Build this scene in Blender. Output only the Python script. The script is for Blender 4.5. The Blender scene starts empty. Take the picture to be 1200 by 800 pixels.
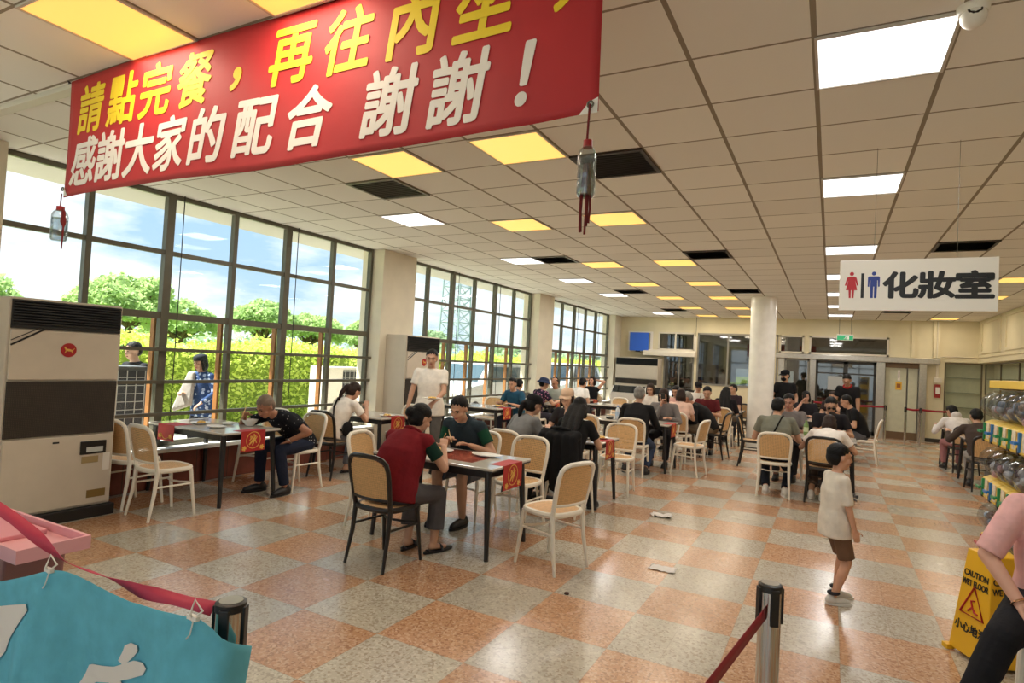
import bpy, bmesh, math, random
from mathutils import Vector, Matrix, Quaternion
random.seed(7)
D = bpy.data
COL = bpy.context.scene.collection
SC = bpy.context.scene
PI = math.pi
def R(a): return math.radians(a)
def V(*a): return Vector(a)

# ------------------------------------------------------------------ camera, sky, sun, exposure
CAM_H = 1.65
def cam_axes(yaw, pitch, roll):
    cy, sy, cp, sp, cr, sr = math.cos(yaw), math.sin(yaw), math.cos(pitch), math.sin(pitch), math.cos(roll), math.sin(roll)
    r = V(cy, sy, 0); f = V(-sy, cy, 0); u = V(0, 0, 1)
    f, u = f*cp + u*sp, u*cp - f*sp
    return r*cr - u*sr, f, u*cr + r*sr
CR, CF, CU = cam_axes(.48874, .02926, -.05324)
cam = D.objects.new('camera', D.cameras.new('camera')); COL.objects.link(cam)
cam.data.sensor_width = 36; cam.data.lens = 705.6/1200*36; cam.data.clip_start = .02; cam.data.clip_end = 500
cam.matrix_world = Matrix(((CR.x, CU.x, -CF.x, 0), (CR.y, CU.y, -CF.y, 0), (CR.z, CU.z, -CF.z, CAM_H), (0, 0, 0, 1)))
SC.camera = cam
SC.view_settings.view_transform = 'Standard'; SC.view_settings.look = 'None'
SC.view_settings.gamma = 1; SC.view_settings.exposure = 1.0; SC.view_settings.use_curve_mapping = False
SC.cycles.use_denoising = True
SC.cycles.max_bounces = 8; SC.cycles.transparent_max_bounces = 12; SC.cycles.sample_clamp_indirect = 6
WHITE_PANEL, WARM_PANEL = 1.0, .54          # radiance of the diffusers
WHITE_W, WARM_W = 10.0, 5.0                # lamp behind each diffuser
SKY = 1.02

def lin(c):
    return tuple((v/255/12.92 if v/255 <= .04045 else ((v/255+.055)/1.055)**2.4) for v in c)
def rgba(c): return (*lin(c), 1)

w = D.worlds.new('sky'); SC.world = w; w.use_nodes = True
nt = w.node_tree; nt.nodes.clear(); N = nt.nodes.new; L = nt.links.new
tc = N('ShaderNodeTexCoord'); sep = N('ShaderNodeSeparateXYZ'); L(tc.outputs['Generated'], sep.inputs[0])
ramp = N('ShaderNodeValToRGB'); L(sep.outputs[2], ramp.inputs[0])
ramp.color_ramp.elements[0].position = 0; ramp.color_ramp.elements[0].color = rgba((165, 184, 200))
ramp.color_ramp.elements[1].position = .5; ramp.color_ramp.elements[1].color = rgba((116, 160, 198))
mp = N('ShaderNodeMapping'); mp.inputs['Scale'].default_value = (1.6, 1.6, 5); L(tc.outputs['Generated'], mp.inputs[0])
nz = N('ShaderNodeTexNoise'); nz.inputs['Scale'].default_value = 2.1; nz.inputs['Detail'].default_value = 9; nz.inputs['Roughness'].default_value = .6
L(mp.outputs[0], nz.inputs[0])
cr_ = N('ShaderNodeValToRGB'); L(nz.outputs[0], cr_.inputs[0])
cr_.color_ramp.elements[0].position = .42; cr_.color_ramp.elements[0].color = (0, 0, 0, 1)
cr_.color_ramp.elements[1].position = .56; cr_.color_ramp.elements[1].color = (1, 1, 1, 1)
mx = N('ShaderNodeMix'); mx.data_type = 'RGBA'; L(cr_.outputs[0], mx.inputs[0]); L(ramp.outputs[0], mx.inputs[6]); mx.inputs[7].default_value = (.66, .68, .70, 1)
bg = N('ShaderNodeBackground'); L(mx.outputs[2], bg.inputs[0]); bg.inputs[1].default_value = SKY
out = N('ShaderNodeOutputWorld'); L(bg.outputs[0], out.inputs[0])

sd = D.lights.new('sun', 'SUN'); sd.energy = 9.0; sd.angle = R(1.0); sd.color = (1, .95, .86)
sun = D.objects.new('sun', sd); COL.objects.link(sun)
sun.rotation_euler = Vector((.42, .32, -1)).to_track_quat('-Z', 'Y').to_euler(); sun.location = (-12, -4, 14)

# ------------------------------------------------------------------ mesh helpers
class MB:
    def __init__(s): s.v = []; s.f = []; s.mi = []; s.cur = 0
    def add(s, vs, fs, M=None):
        o = len(s.v)
        s.v += [tuple(M @ Vector(p)) if M else tuple(p) for p in vs]
        s.f += [tuple(i+o for i in f) for f in fs]; s.mi += [s.cur]*len(fs); return s
    def box(s, x0, x1, y0, y1, z0, z1, M=None):
        return s.add([(x0,y0,z0),(x1,y0,z0),(x1,y1,z0),(x0,y1,z0),(x0,y0,z1),(x1,y0,z1),(x1,y1,z1),(x0,y1,z1)],
            [(0,3,2,1),(4,5,6,7),(0,1,5,4),(1,2,6,5),(2,3,7,6),(3,0,4,7)], M)
    def loft(s, rings, caps=True, closed=False, M=None):
        n = len(rings[0]); vs = [p for r in rings for p in r]; fs = []; k = len(rings)
        for i in range(k if closed else k-1):
            a = i*n; b = ((i+1) % k)*n
            for j in range(n): fs.append((a+j, a+(j+1)%n, b+(j+1)%n, b+j))
        if caps and not closed: fs += [tuple(range(n-1, -1, -1)), tuple((k-1)*n+j for j in range(n))]
        return s.add(vs, fs, M)
    def tube(s, pts, r, n=8, closed=False, M=None, flat=1.0, upv=None):
        pts = [Vector(p) for p in pts]; k = len(pts)
        rs = r if isinstance(r, (list, tuple)) else [r]*k
        rings = []; up = None
        for i, p in enumerate(pts):
            if closed: t = pts[(i+1) % k]-pts[i-1]
            else: t = pts[min(i+1, k-1)]-pts[max(i-1, 0)]
            t.normalize()
            if upv is not None: up = Vector(upv)
            elif up is None: up = V(0,0,1) if abs(t.z) < .9 else V(1,0,0)
            a = t.cross(up); a.normalize(); b = a.cross(t); up = b
            rings.append([p+a*(math.cos(2*PI*j/n)*rs[i])+b*(math.sin(2*PI*j/n)*rs[i]*flat) for j in range(n)])
        return s.loft(rings, True, closed, M)
    def cap(s, p, q, r1, r2, n=12, m=4):
        p, q = Vector(p), Vector(q); t = q-p
        if t.length < 1e-6: t = V(0,0,.001)
        t.normalize(); up = V(0,0,1) if abs(t.z) < .9 else V(1,0,0); a = t.cross(up).normalized(); b = a.cross(t); rings = []
        for c, r, sg in ((p, r1, -1), (q, r2, 1)):
            for i in range(m+1):
                ang = PI/2*(i/m); ang = ang if sg > 0 else PI/2-ang
                rr = max(r*math.cos(ang), r*.02); off = r*math.sin(ang)*sg
                rings.append([c+t*off+a*(rr*math.cos(2*PI*j/n))+b*(rr*math.sin(2*PI*j/n)) for j in range(n)])
        return s.loft(rings)
    def frus(s, p, q, r1, r2, n=14, M=None):
        return s.tube([p, q], [r1, r2], n, M=M)
    def ell(s, c, rad, Rm=None, n=14, m=8):
        c = Vector(c); rings = []
        for i in range(m+1):
            th = -PI/2+PI*i/m; cz = math.sin(th); cc = max(math.cos(th), .02)
            ring = []
            for j in range(n):
                p = V(rad[0]*cc*math.cos(2*PI*j/n), rad[1]*cc*math.sin(2*PI*j/n), rad[2]*cz)
                ring.append(c+(Rm @ p if Rm else p))
            rings.append(ring)
        return s.loft(rings)
    def lathe(s, prof, n=20, c=(0,0,0), M=None):
        c = Vector(c)
        return s.loft([[c+V(max(r,1e-4)*math.cos(2*PI*j/n), max(r,1e-4)*math.sin(2*PI*j/n), z) for j in range(n)] for r, z in prof], True, False, M)
    def prism(s, poly, d0, d1, axis='y', M=None):
        def P(a, b, d): return (a, d, b) if axis == 'y' else ((d, a, b) if axis == 'x' else (a, b, d))
        n = len(poly)
        vs = [P(a, b, d0) for a, b in poly]+[P(a, b, d1) for a, b in poly]
        fs = [tuple(range(n)), tuple(range(2*n-1, n-1, -1))]+[(j, (j+1)%n, n+(j+1)%n, n+j) for j in range(n)]
        return s.add(vs, fs, M)
    def mesh(s, name='m', smooth=None):
        me = D.meshes.new(name); me.from_pydata(s.v, [], s.f); me.validate()
        bm = bmesh.new(); bm.from_mesh(me); bmesh.ops.recalc_face_normals(bm, faces=bm.faces); bm.to_mesh(me); bm.free()
        if len(me.polygons) == len(s.mi): me.polygons.foreach_set('material_index', s.mi)
        if smooth:
            me.polygons.foreach_set('use_smooth', [True]*len(me.polygons)); me.set_sharp_from_angle(angle=smooth)
        return me
    def build(s, name, m, parent=None, smooth=.6, bevel=0, bseg=2):
        return link(name, s.mesh(name, smooth), m, parent, bevel, bseg)

def link(name, me, m, parent=None, bevel=0, bseg=2):
    o = D.objects.new(name, me); COL.objects.link(o)
    for q in (m if isinstance(m, (list, tuple)) else [m]): me.materials.append(q)
    if parent: o.parent = parent
    if bevel:
        b = o.modifiers.new('bevel', 'BEVEL'); b.width = bevel; b.segments = bseg; b.limit_method = 'ANGLE'
    return o
def tag(o, label=None, cat=None, group=None, kind=None):
    if label: o['label'] = label
    if cat: o['category'] = cat
    if group: o['group'] = group
    if kind: o['kind'] = kind
    return o
def thing(name, label, cat, loc=(0,0,0), rz=0, group=None):
    o = D.objects.new(name, None); COL.objects.link(o); o.empty_display_size = .1
    o.location = loc; o.rotation_euler = (0, 0, R(rz)); return tag(o, label, cat, group)
def struct(name, mb, m, smooth=None, bevel=0, parent=None):
    o = mb.build(name, m, parent, smooth, bevel)
    if not parent: o['kind'] = 'structure'
    return o
def structure_root(name):
    o = D.objects.new(name, None); COL.objects.link(o); o['kind'] = 'structure'; return o
def copy_tree(root, loc, rz, label, group=None):
    r = root.copy(); COL.objects.link(r); r.location = loc; r.rotation_euler = (0, 0, R(rz)); r['label'] = label
    if group: r['group'] = group
    for ch in root.children:
        c = ch.copy(); COL.objects.link(c); c.parent = r
        for g in ch.children:
            d = g.copy(); COL.objects.link(d); d.parent = c
    return r
def remesh(mb, vox, it=4, fac=.5):
    me = mb.mesh('tmp'); o = D.objects.new('tmp', me); COL.objects.link(o)
    r = o.modifiers.new('r', 'REMESH'); r.mode = 'VOXEL'; r.voxel_size = vox
    if it:
        q = o.modifiers.new('s', 'SMOOTH'); q.factor = fac; q.iterations = it
    dg = bpy.context.evaluated_depsgraph_get()
    n = D.meshes.new_from_object(o.evaluated_get(dg))
    D.objects.remove(o); D.meshes.remove(me)
    n.polygons.foreach_set('use_smooth', [True]*len(n.polygons)); return n

# ------------------------------------------------------------------ materials
MATS = {}
def mat(name, col, rough=.6, metal=0, var=0, vscale=8, bump=0, bscale=60, emit=None, es=0, spec=.5, trans=0, coat=0):
    if name in MATS: return MATS[name]
    m = D.materials.new(name); m.use_nodes = True; t = m.node_tree; b = t.nodes['Principled BSDF']
    b.inputs['Base Color'].default_value = rgba(col); b.inputs['Roughness'].default_value = rough; b.inputs['Metallic'].default_value = metal
    b.inputs['Specular IOR Level'].default_value = spec; b.inputs['Coat Weight'].default_value = coat
    b.inputs['Transmission Weight'].default_value = trans
    co = t.nodes.new('ShaderNodeTexCoord')
    if var:
        n = t.nodes.new('ShaderNodeTexNoise'); n.inputs['Scale'].default_value = vscale; n.inputs['Detail'].default_value = 6
        t.links.new(co.outputs['Object'], n.inputs[0])
        h = t.nodes.new('ShaderNodeHueSaturation'); h.inputs['Color'].default_value = rgba(col)
        mr = t.nodes.new('ShaderNodeMapRange'); mr.inputs[1].default_value = .3; mr.inputs[2].default_value = .7
        mr.inputs[3].default_value = 1-var; mr.inputs[4].default_value = 1+var
        t.links.new(n.outputs[0], mr.inputs[0]); t.links.new(mr.outputs[0], h.inputs['Value']); t.links.new(h.outputs[0], b.inputs['Base Color'])
    if bump:
        n = t.nodes.new('ShaderNodeTexNoise'); n.inputs['Scale'].default_value = bscale; n.inputs['Detail'].default_value = 4
        t.links.new(co.outputs['Object'], n.inputs[0])
        bp = t.nodes.new('ShaderNodeBump'); bp.inputs['Strength'].default_value = bump; bp.inputs['Distance'].default_value = .02
        t.links.new(n.outputs[0], bp.inputs['Height']); t.links.new(bp.outputs[0], b.inputs['Normal'])
    if emit:
        b.inputs['Emission Color'].default_value = rgba(emit); b.inputs['Emission Strength'].default_value = es
    MATS[name] = m; return m
def cloth(name, col): return mat(name, col, .85, var=.10, vscale=14, bump=.25, bscale=22, spec=.2)
def nodes_of(name, rough=.6, spec=.5):
    m = D.materials.new(name); m.use_nodes = True; t = m.node_tree; b = t.nodes['Principled BSDF']
    b.inputs['Roughness'].default_value = rough; b.inputs['Specular IOR Level'].default_value = spec; MATS[name] = m
    return m, t, b, t.nodes.new, t.links.new
def math_node(t, op, a, b=None, c=None):
    n = t.nodes.new('ShaderNodeMath'); n.operation = op
    for i, q in enumerate((a, b, c)):
        if q is None: continue
        if isinstance(q, (int, float)): n.inputs[i].default_value = q
        else: t.links.new(q, n.inputs[i])
    return n.outputs[0]
def mixc(t, f, a, b, blend='MIX'):
    n = t.nodes.new('ShaderNodeMix'); n.data_type = 'RGBA'; n.blend_type = blend
    for i, q in ((0, f), (6, a), (7, b)):
        if isinstance(q, (tuple, float, int)): n.inputs[i].default_value = q
        else: t.links.new(q, n.inputs[i])
    return n.outputs[2]
def glass_mat(name, tint=(240,246,248), refl=.06, rough=.02, fres=.5):
    m = D.materials.new(name); m.use_nodes = True; t = m.node_tree; t.nodes.clear()
    tr = t.nodes.new('ShaderNodeBsdfTransparent'); tr.inputs[0].default_value = rgba(tint)
    gl = t.nodes.new('ShaderNodeBsdfGlossy'); gl.inputs['Roughness'].default_value = rough
    fr = t.nodes.new('ShaderNodeLayerWeight'); fr.inputs[0].default_value = .25
    f = math_node(t, 'MULTIPLY_ADD', fr.outputs['Fresnel'], fres, refl)
    mx = t.nodes.new('ShaderNodeMixShader'); o = t.nodes.new('ShaderNodeOutputMaterial')
    t.links.new(f, mx.inputs[0]); t.links.new(tr.outputs[0], mx.inputs[1]); t.links.new(gl.outputs[0], mx.inputs[2]); t.links.new(mx.outputs[0], o.inputs[0])
    MATS[name] = m; return m

def floor_mat():
    m, t, b, N, L = nodes_of('terrazzo checker floor', .26, .45)
    co = N('ShaderNodeTexCoord'); sx = N('ShaderNodeSeparateXYZ'); L(co.outputs['Object'], sx.inputs[0])
    x = math_node(t, 'DIVIDE', math_node(t, 'ADD', sx.outputs[0], .50+60), .6)
    y = math_node(t, 'DIVIDE', math_node(t, 'ADD', sx.outputs[1], -2.835+60), .6)
    fx, fy = math_node(t, 'FLOOR', x), math_node(t, 'FLOOR', y)
    chk = math_node(t, 'MODULO', math_node(t, 'ADD', fx, fy), 2)
    chk = math_node(t, 'GREATER_THAN', chk, .5)
    vo = N('ShaderNodeTexVoronoi'); vo.inputs['Scale'].default_value = 75; L(co.outputs['Object'], vo.inputs[0])
    nz = N('ShaderNodeTexNoise'); nz.inputs['Scale'].default_value = 95; nz.inputs['Detail'].default_value = 3; L(co.outputs['Object'], nz.inputs[0])
    sp = N('ShaderNodeSeparateColor'); L(vo.outputs['Color'], sp.inputs[0])
    def chips(base, dark, light):
        c = mixc(t, math_node(t, 'GREATER_THAN', sp.outputs[0], .72), rgba(base), rgba(light))
        c = mixc(t, math_node(t, 'GREATER_THAN', sp.outputs[1], .78), c, rgba(dark))
        return c
    grey = chips((190,181,164), (166,154,136), (204,196,180))
    org = chips((194,148,112), (168,122,90), (208,170,138))
    c = mixc(t, chk, grey, org)
    cm = N('ShaderNodeCombineXYZ'); L(fx, cm.inputs[0]); L(fy, cm.inputs[1])
    wn = N('ShaderNodeTexWhiteNoise'); wn.noise_dimensions = '2D'; L(cm.outputs[0], wn.inputs['Vector'])
    val = math_node(t, 'MULTIPLY_ADD', wn.outputs[0], .2, .9)
    n2 = N('ShaderNodeTexNoise'); n2.inputs['Scale'].default_value = .9; n2.inputs['Detail'].default_value = 5; L(co.outputs['Object'], n2.inputs[0])
    val = math_node(t, 'MULTIPLY', val, math_node(t, 'MULTIPLY_ADD', n2.outputs[0], .3, .85))
    val = math_node(t, 'MULTIPLY', val, math_node(t, 'MULTIPLY_ADD', nz.outputs[0], .35, .82))
    hs = N('ShaderNodeHueSaturation'); L(val, hs.inputs['Value']); L(c, hs.inputs['Color'])
    def seam(q, half):
        f = math_node(t, 'FRACT', q); d = math_node(t, 'ABSOLUTE', math_node(t, 'SUBTRACT', f, .5))
        return math_node(t, 'GREATER_THAN', d, .5-half)
    x2, y2 = math_node(t, 'MULTIPLY', x, 2), math_node(t, 'MULTIPLY', y, 2)
    sm = math_node(t, 'MAXIMUM', seam(x2, .006), seam(y2, .006))
    c = mixc(t, math_node(t, 'MULTIPLY', sm, .35), hs.outputs[0], rgba((110,90,72)))
    L(c, b.inputs['Base Color'])
    b.inputs['Coat Weight'].default_value = .35; b.inputs['Coat Roughness'].default_value = .16; rr = math_node(t, 'MULTIPLY_ADD', n2.outputs[0], .2, .16); L(rr, b.inputs['Roughness'])
    bp = N('ShaderNodeBump'); bp.inputs['Strength'].default_value = .08; bp.inputs['Distance'].default_value = .01
    n3 = N('ShaderNodeTexNoise'); n3.inputs['Scale'].default_value = 5; L(co.outputs['Object'], n3.inputs[0])
    L(n3.outputs[0], bp.inputs['Height']); L(bp.outputs[0], b.inputs['Normal'])
    return m
def ceiling_mat():
    m, t, b, N, L = nodes_of('ceiling tile grid', .85, .2)
    co = N('ShaderNodeTexCoord'); sx = N('ShaderNodeSeparateXYZ'); L(co.outputs['Object'], sx.inputs[0])
    x = math_node(t, 'DIVIDE', math_node(t, 'ADD', sx.outputs[0], .128+60), .6)
    y = math_node(t, 'DIVIDE', math_node(t, 'ADD', sx.outputs[1], -3.233+60), .6)
    def seam(q, half):
        d = math_node(t, 'ABSOLUTE', math_node(t, 'SUBTRACT', math_node(t, 'FRACT', q), .5))
        return math_node(t, 'GREATER_THAN', d, .5-half)
    s = math_node(t, 'MAXIMUM', seam(x, .022), seam(y, .015))
    cm = N('ShaderNodeCombineXYZ'); L(math_node(t, 'FLOOR', x), cm.inputs[0]); L(math_node(t, 'FLOOR', y), cm.inputs[1])
    wn = N('ShaderNodeTexWhiteNoise'); wn.noise_dimensions = '2D'; L(cm.outputs[0], wn.inputs['Vector'])
    hs = N('ShaderNodeHueSaturation'); hs.inputs['Color'].default_value = rgba((238,234,226)); L(math_node(t, 'MULTIPLY_ADD', wn.outputs[0], .08, .95), hs.inputs['Value'])
    nz = N('ShaderNodeTexNoise'); nz.inputs['Scale'].default_value = 130; L(co.outputs['Object'], nz.inputs[0])
    c = mixc(t, s, hs.outputs[0], rgba((150,138,122))); L(c, b.inputs['Base Color'])
    bp = N('ShaderNodeBump'); bp.inputs['Strength'].default_value = .5; bp.inputs['Distance'].default_value = .004
    L(math_node(t, 'SUBTRACT', math_node(t, 'MULTIPLY', nz.outputs[0], .3), math_node(t, 'MULTIPLY', s, 1.2)), bp.inputs['Height']); L(bp.outputs[0], b.inputs['Normal'])
    return m
def cane_mat(name, col, axes, pitch=.0155):
    m, t, b, N, L = nodes_of(name, .55, .35)
    co = N('ShaderNodeTexCoord'); sx = N('ShaderNodeSeparateXYZ'); L(co.outputs['Object'], sx.inputs[0])
    def cyc(q): return math_node(t, 'ABSOLUTE', math_node(t, 'SUBTRACT', math_node(t, 'FRACT', math_node(t, 'DIVIDE', math_node(t, 'ADD', q, 10.0), pitch)), .5))
    a, c = cyc(sx.outputs[axes[0]]), cyc(sx.outputs[axes[1]])
    d = math_node(t, 'SQRT', math_node(t, 'ADD', math_node(t, 'MULTIPLY', a, a), math_node(t, 'MULTIPLY', c, c)))
    hole = math_node(t, 'LESS_THAN', d, .21)
    nz = N('ShaderNodeTexNoise'); nz.inputs['Scale'].default_value = 40; L(co.outputs['Object'], nz.inputs[0])
    hs = N('ShaderNodeHueSaturation'); hs.inputs['Color'].default_value = rgba(col); L(math_node(t, 'MULTIPLY_ADD', nz.outputs[0], .4, .8), hs.inputs['Value'])
    edge = math_node(t, 'LESS_THAN', d, .3)
    L(mixc(t, math_node(t, 'MULTIPLY', edge, .6), hs.outputs[0], rgba((120,78,44))), b.inputs['Base Color'])
    tr = N('ShaderNodeBsdfTransparent'); mx = N('ShaderNodeMixShader'); L(hole, mx.inputs[0]); L(b.outputs[0], mx.inputs[1]); L(tr.outputs[0], mx.inputs[2])
    L(mx.outputs[0], t.nodes['Material Output'].inputs[0]); return m
def brick_mat(name, c1, c2, mortar, bw, bh, axes, rough=.5, mw=.006):
    m, t, b, N, L = nodes_of(name, rough, .4)
    co = N('ShaderNodeTexCoord'); sx = N('ShaderNodeSeparateXYZ'); L(co.outputs['Object'], sx.inputs[0])
    cm = N('ShaderNodeCombineXYZ'); L(sx.outputs[axes[0]], cm.inputs[0]); L(sx.outputs[axes[1]], cm.inputs[1])
    br = N('ShaderNodeTexBrick'); br.offset = 0; br.inputs['Scale'].default_value = 1; br.inputs['Brick Width'].default_value = bw; br.inputs['Row Height'].default_value = bh
    br.inputs['Mortar Size'].default_value = mw; br.inputs['Color1'].default_value = rgba(c1); br.inputs['Color2'].default_value = rgba(c2); br.inputs['Mortar'].default_value = rgba(mortar)
    L(cm.outputs[0], br.inputs[0])
    nz = N('ShaderNodeTexNoise'); nz.inputs['Scale'].default_value = 9; nz.inputs['Detail'].default_value = 7; L(co.outputs['Object'], nz.inputs[0])
    hs = N('ShaderNodeHueSaturation'); L(br.outputs[0], hs.inputs['Color']); L(math_node(t, 'MULTIPLY_ADD', nz.outputs[0], .7, .65), hs.inputs['Value'])
    L(hs.outputs[0], b.inputs['Base Color']); return m
def leaf_mat(name, c1, c2):
    m, t, b, N, L = nodes_of(name, .6, .25)
    co = N('ShaderNodeTexCoord')
    nz = N('ShaderNodeTexNoise'); nz.inputs['Scale'].default_value = 1.6; nz.inputs['Detail'].default_value = 8; nz.inputs['Roughness'].default_value = .75; L(co.outputs['Object'], nz.inputs[0])
    mr = N('ShaderNodeMapRange'); mr.inputs[1].default_value = .35; mr.inputs[2].default_value = .65; L(nz.outputs[0], mr.inputs[0])
    cc = mixc(t, mr.outputs[0], rgba(c1), rgba(c2)); L(cc, b.inputs['Base Color'])
    tr = N('ShaderNodeBsdfTranslucent'); L(cc, tr.inputs[0]); mx = N('ShaderNodeMixShader'); mx.inputs[0].default_value = .5; L(b.outputs[0], mx.inputs[1]); L(tr.outputs[0], mx.inputs[2])
    L(mx.outputs[0], t.nodes['Material Output'].inputs[0]); return m
def dotted_mat(name, base, dot, scale, size=.18, many=False):
    m, t, b, N, L = nodes_of(name, .85, .2)
    co = N('ShaderNodeTexCoord'); vo = N('ShaderNodeTexVoronoi'); vo.inputs['Scale'].default_value = scale; vo.inputs['Randomness'].default_value = 1 if many else .25
    L(co.outputs['Object'], vo.inputs[0])
    L(mixc(t, math_node(t, 'LESS_THAN', vo.outputs['Distance'], size), rgba(base), rgba(dot)), b.inputs['Base Color']); return m

M_FLOOR = floor_mat(); M_CEIL = ceiling_mat()
CREAM = mat('cream wall paint', (224,212,178), .7, var=.05, vscale=2, bump=.05)
PILLAR = mat('pillar plaster', (226,216,194), .7, var=.06, vscale=3)
BEIGE = mat('beige painted metal', (220,210,190), .45, var=.03, vscale=3)
BLACKP = mat('black plastic', (26,25,25), .4); DARKM = mat('dark window metal', (98,94,80), .4, .2, var=.1)
WHITEP = mat('white plastic', (236,230,220), .38, var=.03); STEEL = mat('brushed steel', (190,184,172), .28, .9, var=.08, vscale=20)
CHROME = mat('polished steel', (205,200,192), .12, 1); GLASS = glass_mat('window glass', (246,250,250), .008, .02, .10); CLEAR = glass_mat('clear plastic', (232,236,236), .10, .05)
PARTGLASS = glass_mat('partition glass', (170,172,165), .16, .03)
GOLD = mat('gold print', (226,176,84), .5); REDCLOTH = cloth('red cloth', (170,34,34)); WOODTRIM = mat('orange varnished wood', (164,110,60), .5, var=.15, vscale=6)
# ------------------------------------------------------------------ room shell
WX, RX, BY, FY, CH = -6.65, 3.45, 20.0, -4.0, 3.31
struct('floor', MB().box(-6.9, 4.0, FY-.1, 20.35, -.12, 0), M_FLOOR)
struct('ceiling', MB().box(-6.9, 4.0, FY-.1, 24.3, CH, CH+.35), M_CEIL)
struct('wall_front', MB().box(-6.9, -6.2, FY-.15, FY, 0, CH).box(3.2, 4.0, FY-.15, FY, 0, CH).box(-6.2, 3.2, FY-.15, FY, 3.1, CH).box(-6.2, 3.2, FY-.15, FY, 0, .2), CREAM)
r = structure_root('window_11'); f = MB()  # glazing behind the camera, added to light the near end
for k in range(7): f.box(-6.2+k*1.55, -6.14+k*1.55, FY-.1, FY-.04, .2, 3.1)
f.box(-6.2, 3.2, FY-.1, FY-.04, 2.2, 2.26); f.build('window_frame', DARKM, r, None); MB().box(-6.2, 3.2, FY-.075, FY-.065, .2, 3.1).build('glass', GLASS, r, None)
TILEW = brick_mat('red brown wall tile', (140,76,60), (122,66,54), (92,60,50), .42, .46, (1, 2), .35)
lw = MB().box(-6.85, -6.6, FY, BY, -.15, .42)
struct('wall_left', lw, TILEW)
PAVE0 = mat('eave concrete', (190,186,176), .8)
SILLM = mat('white sill slab', (240,236,228), .4, var=.03)
struct('trim_1', MB().box(-6.9, -6.42, FY, BY, .42, .46), SILLM, bevel=.005)
bays = [(-3.9, 1.7, [-3.0, -2.1, -1.25, -.4, .4, 1.1]), (2.5, 7.52, [3.3, 4.13, 4.97, 5.8, 6.66]), (8.38, 13.4, [9.07, 9.9, 10.73, 11.6, 12.5]), (14.28, 19.3, [15.4, 16.3, 17.2, 18.1])]  # the unseen first bay is added to let daylight in
PIL = [(1.7, 2.5), (7.52, 8.38), (13.4, 14.28), (19.3, 20.0)]
for a, b in PIL:
    p = struct('pillar', MB().box(-6.85, -6.40, a, b, -.15, CH), PILLAR, bevel=.008)
for bi, (y0, y1, mul) in enumerate(bays):
    r = structure_root('window_%d' % (bi+1))
    fr = MB()
    for z, h in ((.49, .05), (1.93, .075), (2.64, .05), (3.285, .05)):
        fr.box(WX-.035, WX+.02, y0, y1, z-h/2, z+h/2)
    for k, y in enumerate([y0+.03]+mul+[y1-.03]):
        wd = .05 if k in (0, len(mul)+1) else (.09 if k % 2 == 0 else .055)
        fr.box(WX-.045, WX+.03, y-wd/2, y+wd/2, .46, CH)
    fr.build('window_frame', DARKM, r, None)
    MB().box(WX-.012, WX-.004, y0, y1, .46, CH).build('glass', GLASS, r, None)
    for z in (1.55, 1.19, .83):
        q = MB().box(WX+.045, WX+.10, y0-.12 if bi else y0, y1+.12 if bi < 3 else y1, z-.019, z+.019).build('rail', DARKM, r, None)
    for y in mul:
        MB().box(WX-.16, WX-.09, y-.04, y-.008, -.1, 1.9).build('post', WOODTRIM, r, None)
    for y in mul[1::2]:
        MB().tube([(WX+.06, y+.12, CH), (WX+.06, y+.125, 2.0), (WX+.06, y+.12, .55)], .006, 6).build('blind_cord', BLACKP, r)

struct('shading_eave', MB().box(-7.65, -6.9, FY-.1, BY+.3, CH+.02, CH+.2), PAVE0)  # eave out of view, sized to keep the sun to the sill
# back wall with its glass partitions
wb = MB()
wb.box(-6.65, 2.72, BY, BY+.2, 2.82, CH); wb.box(-6.65, -5.12, BY, BY+.2, 0, 2.82); wb.box(-5.12, -4.9, BY, BY+.2, 0, 2.2)
wb.box(-3.92, -3.84, BY-.04, BY+.2, 0, 2.82); wb.box(-3.84, -1.45, BY, BY+.2, 0, 1.15); wb.box(-4.9, -3.92, BY, BY+.2, 0, .3); wb.box(-5.12, -3.92, BY, BY+.2, 2.06, 2.22)
wb.box(-1.55, -1.42, BY, BY+.2, 0, 2.82); wb.box(-.74, -.6, BY, BY+.2, 2.26, 2.82); wb.box(1.42, 2.72, BY, BY+.2, 2.2, 2.82); wb.box(2.32, 2.72, BY, BY+.2, 0, 2.2)
wb.box(2.72, 4.0, BY, BY+.2, 2.2, CH); wb.box(2.72, 4.0, BY+.3, BY+.45, 0, 2.25); wb.box(1.95, 2.03, BY-.05, BY, 2.3, CH); wb.box(2.45, 2.6, BY-.1, BY, 2.3, CH)
struct('wall_back', wb, CREAM)
def glazed(name, x0, x1, z0, z1, bars=(), zb=(), fm=CREAM, w_=.05, glass=PARTGLASS):
    r = structure_root(name); f = MB()
    f.box(x0, x1, BY-.02, BY+.06, z0, z0+w_).box(x0, x1, BY-.02, BY+.06, z1-w_, z1).box(x0, x0+w_, BY-.02, BY+.06, z0, z1).box(x1-w_, x1, BY-.02, BY+.06, z0, z1)
    for b in bars: f.box(b-w_/2, b+w_/2, BY-.01, BY+.05, z0, z1)
    for b in zb: f.box(x0, x1, BY-.01, BY+.05, b-w_/2, b+w_/2)
    f.build('frame', fm, r, None); MB().box(x0, x1, BY+.015, BY+.025, z0, z1).build('glass', glass, r, None); return r
ALU = mat('grey aluminium', (150,146,136), .4, .6, var=.06)
glazed('window_5', -5.12, -3.92, 2.22, 2.82, (-4.55,), fm=BEIGE)
glazed('window_6', -4.9, -3.92, .3, 2.06, (-4.4,), fm=ALU)
glazed('window_7', -3.84, -1.45, 1.15, 2.82, (-2.9, -2.2), fm=ALU)
glazed('window_8', -1.42, -.74, 2.28, 2.82, fm=BEIGE)
glazed('window_9', -.6, 1.42, 2.28, 2.82, fm=BEIGE)
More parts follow.
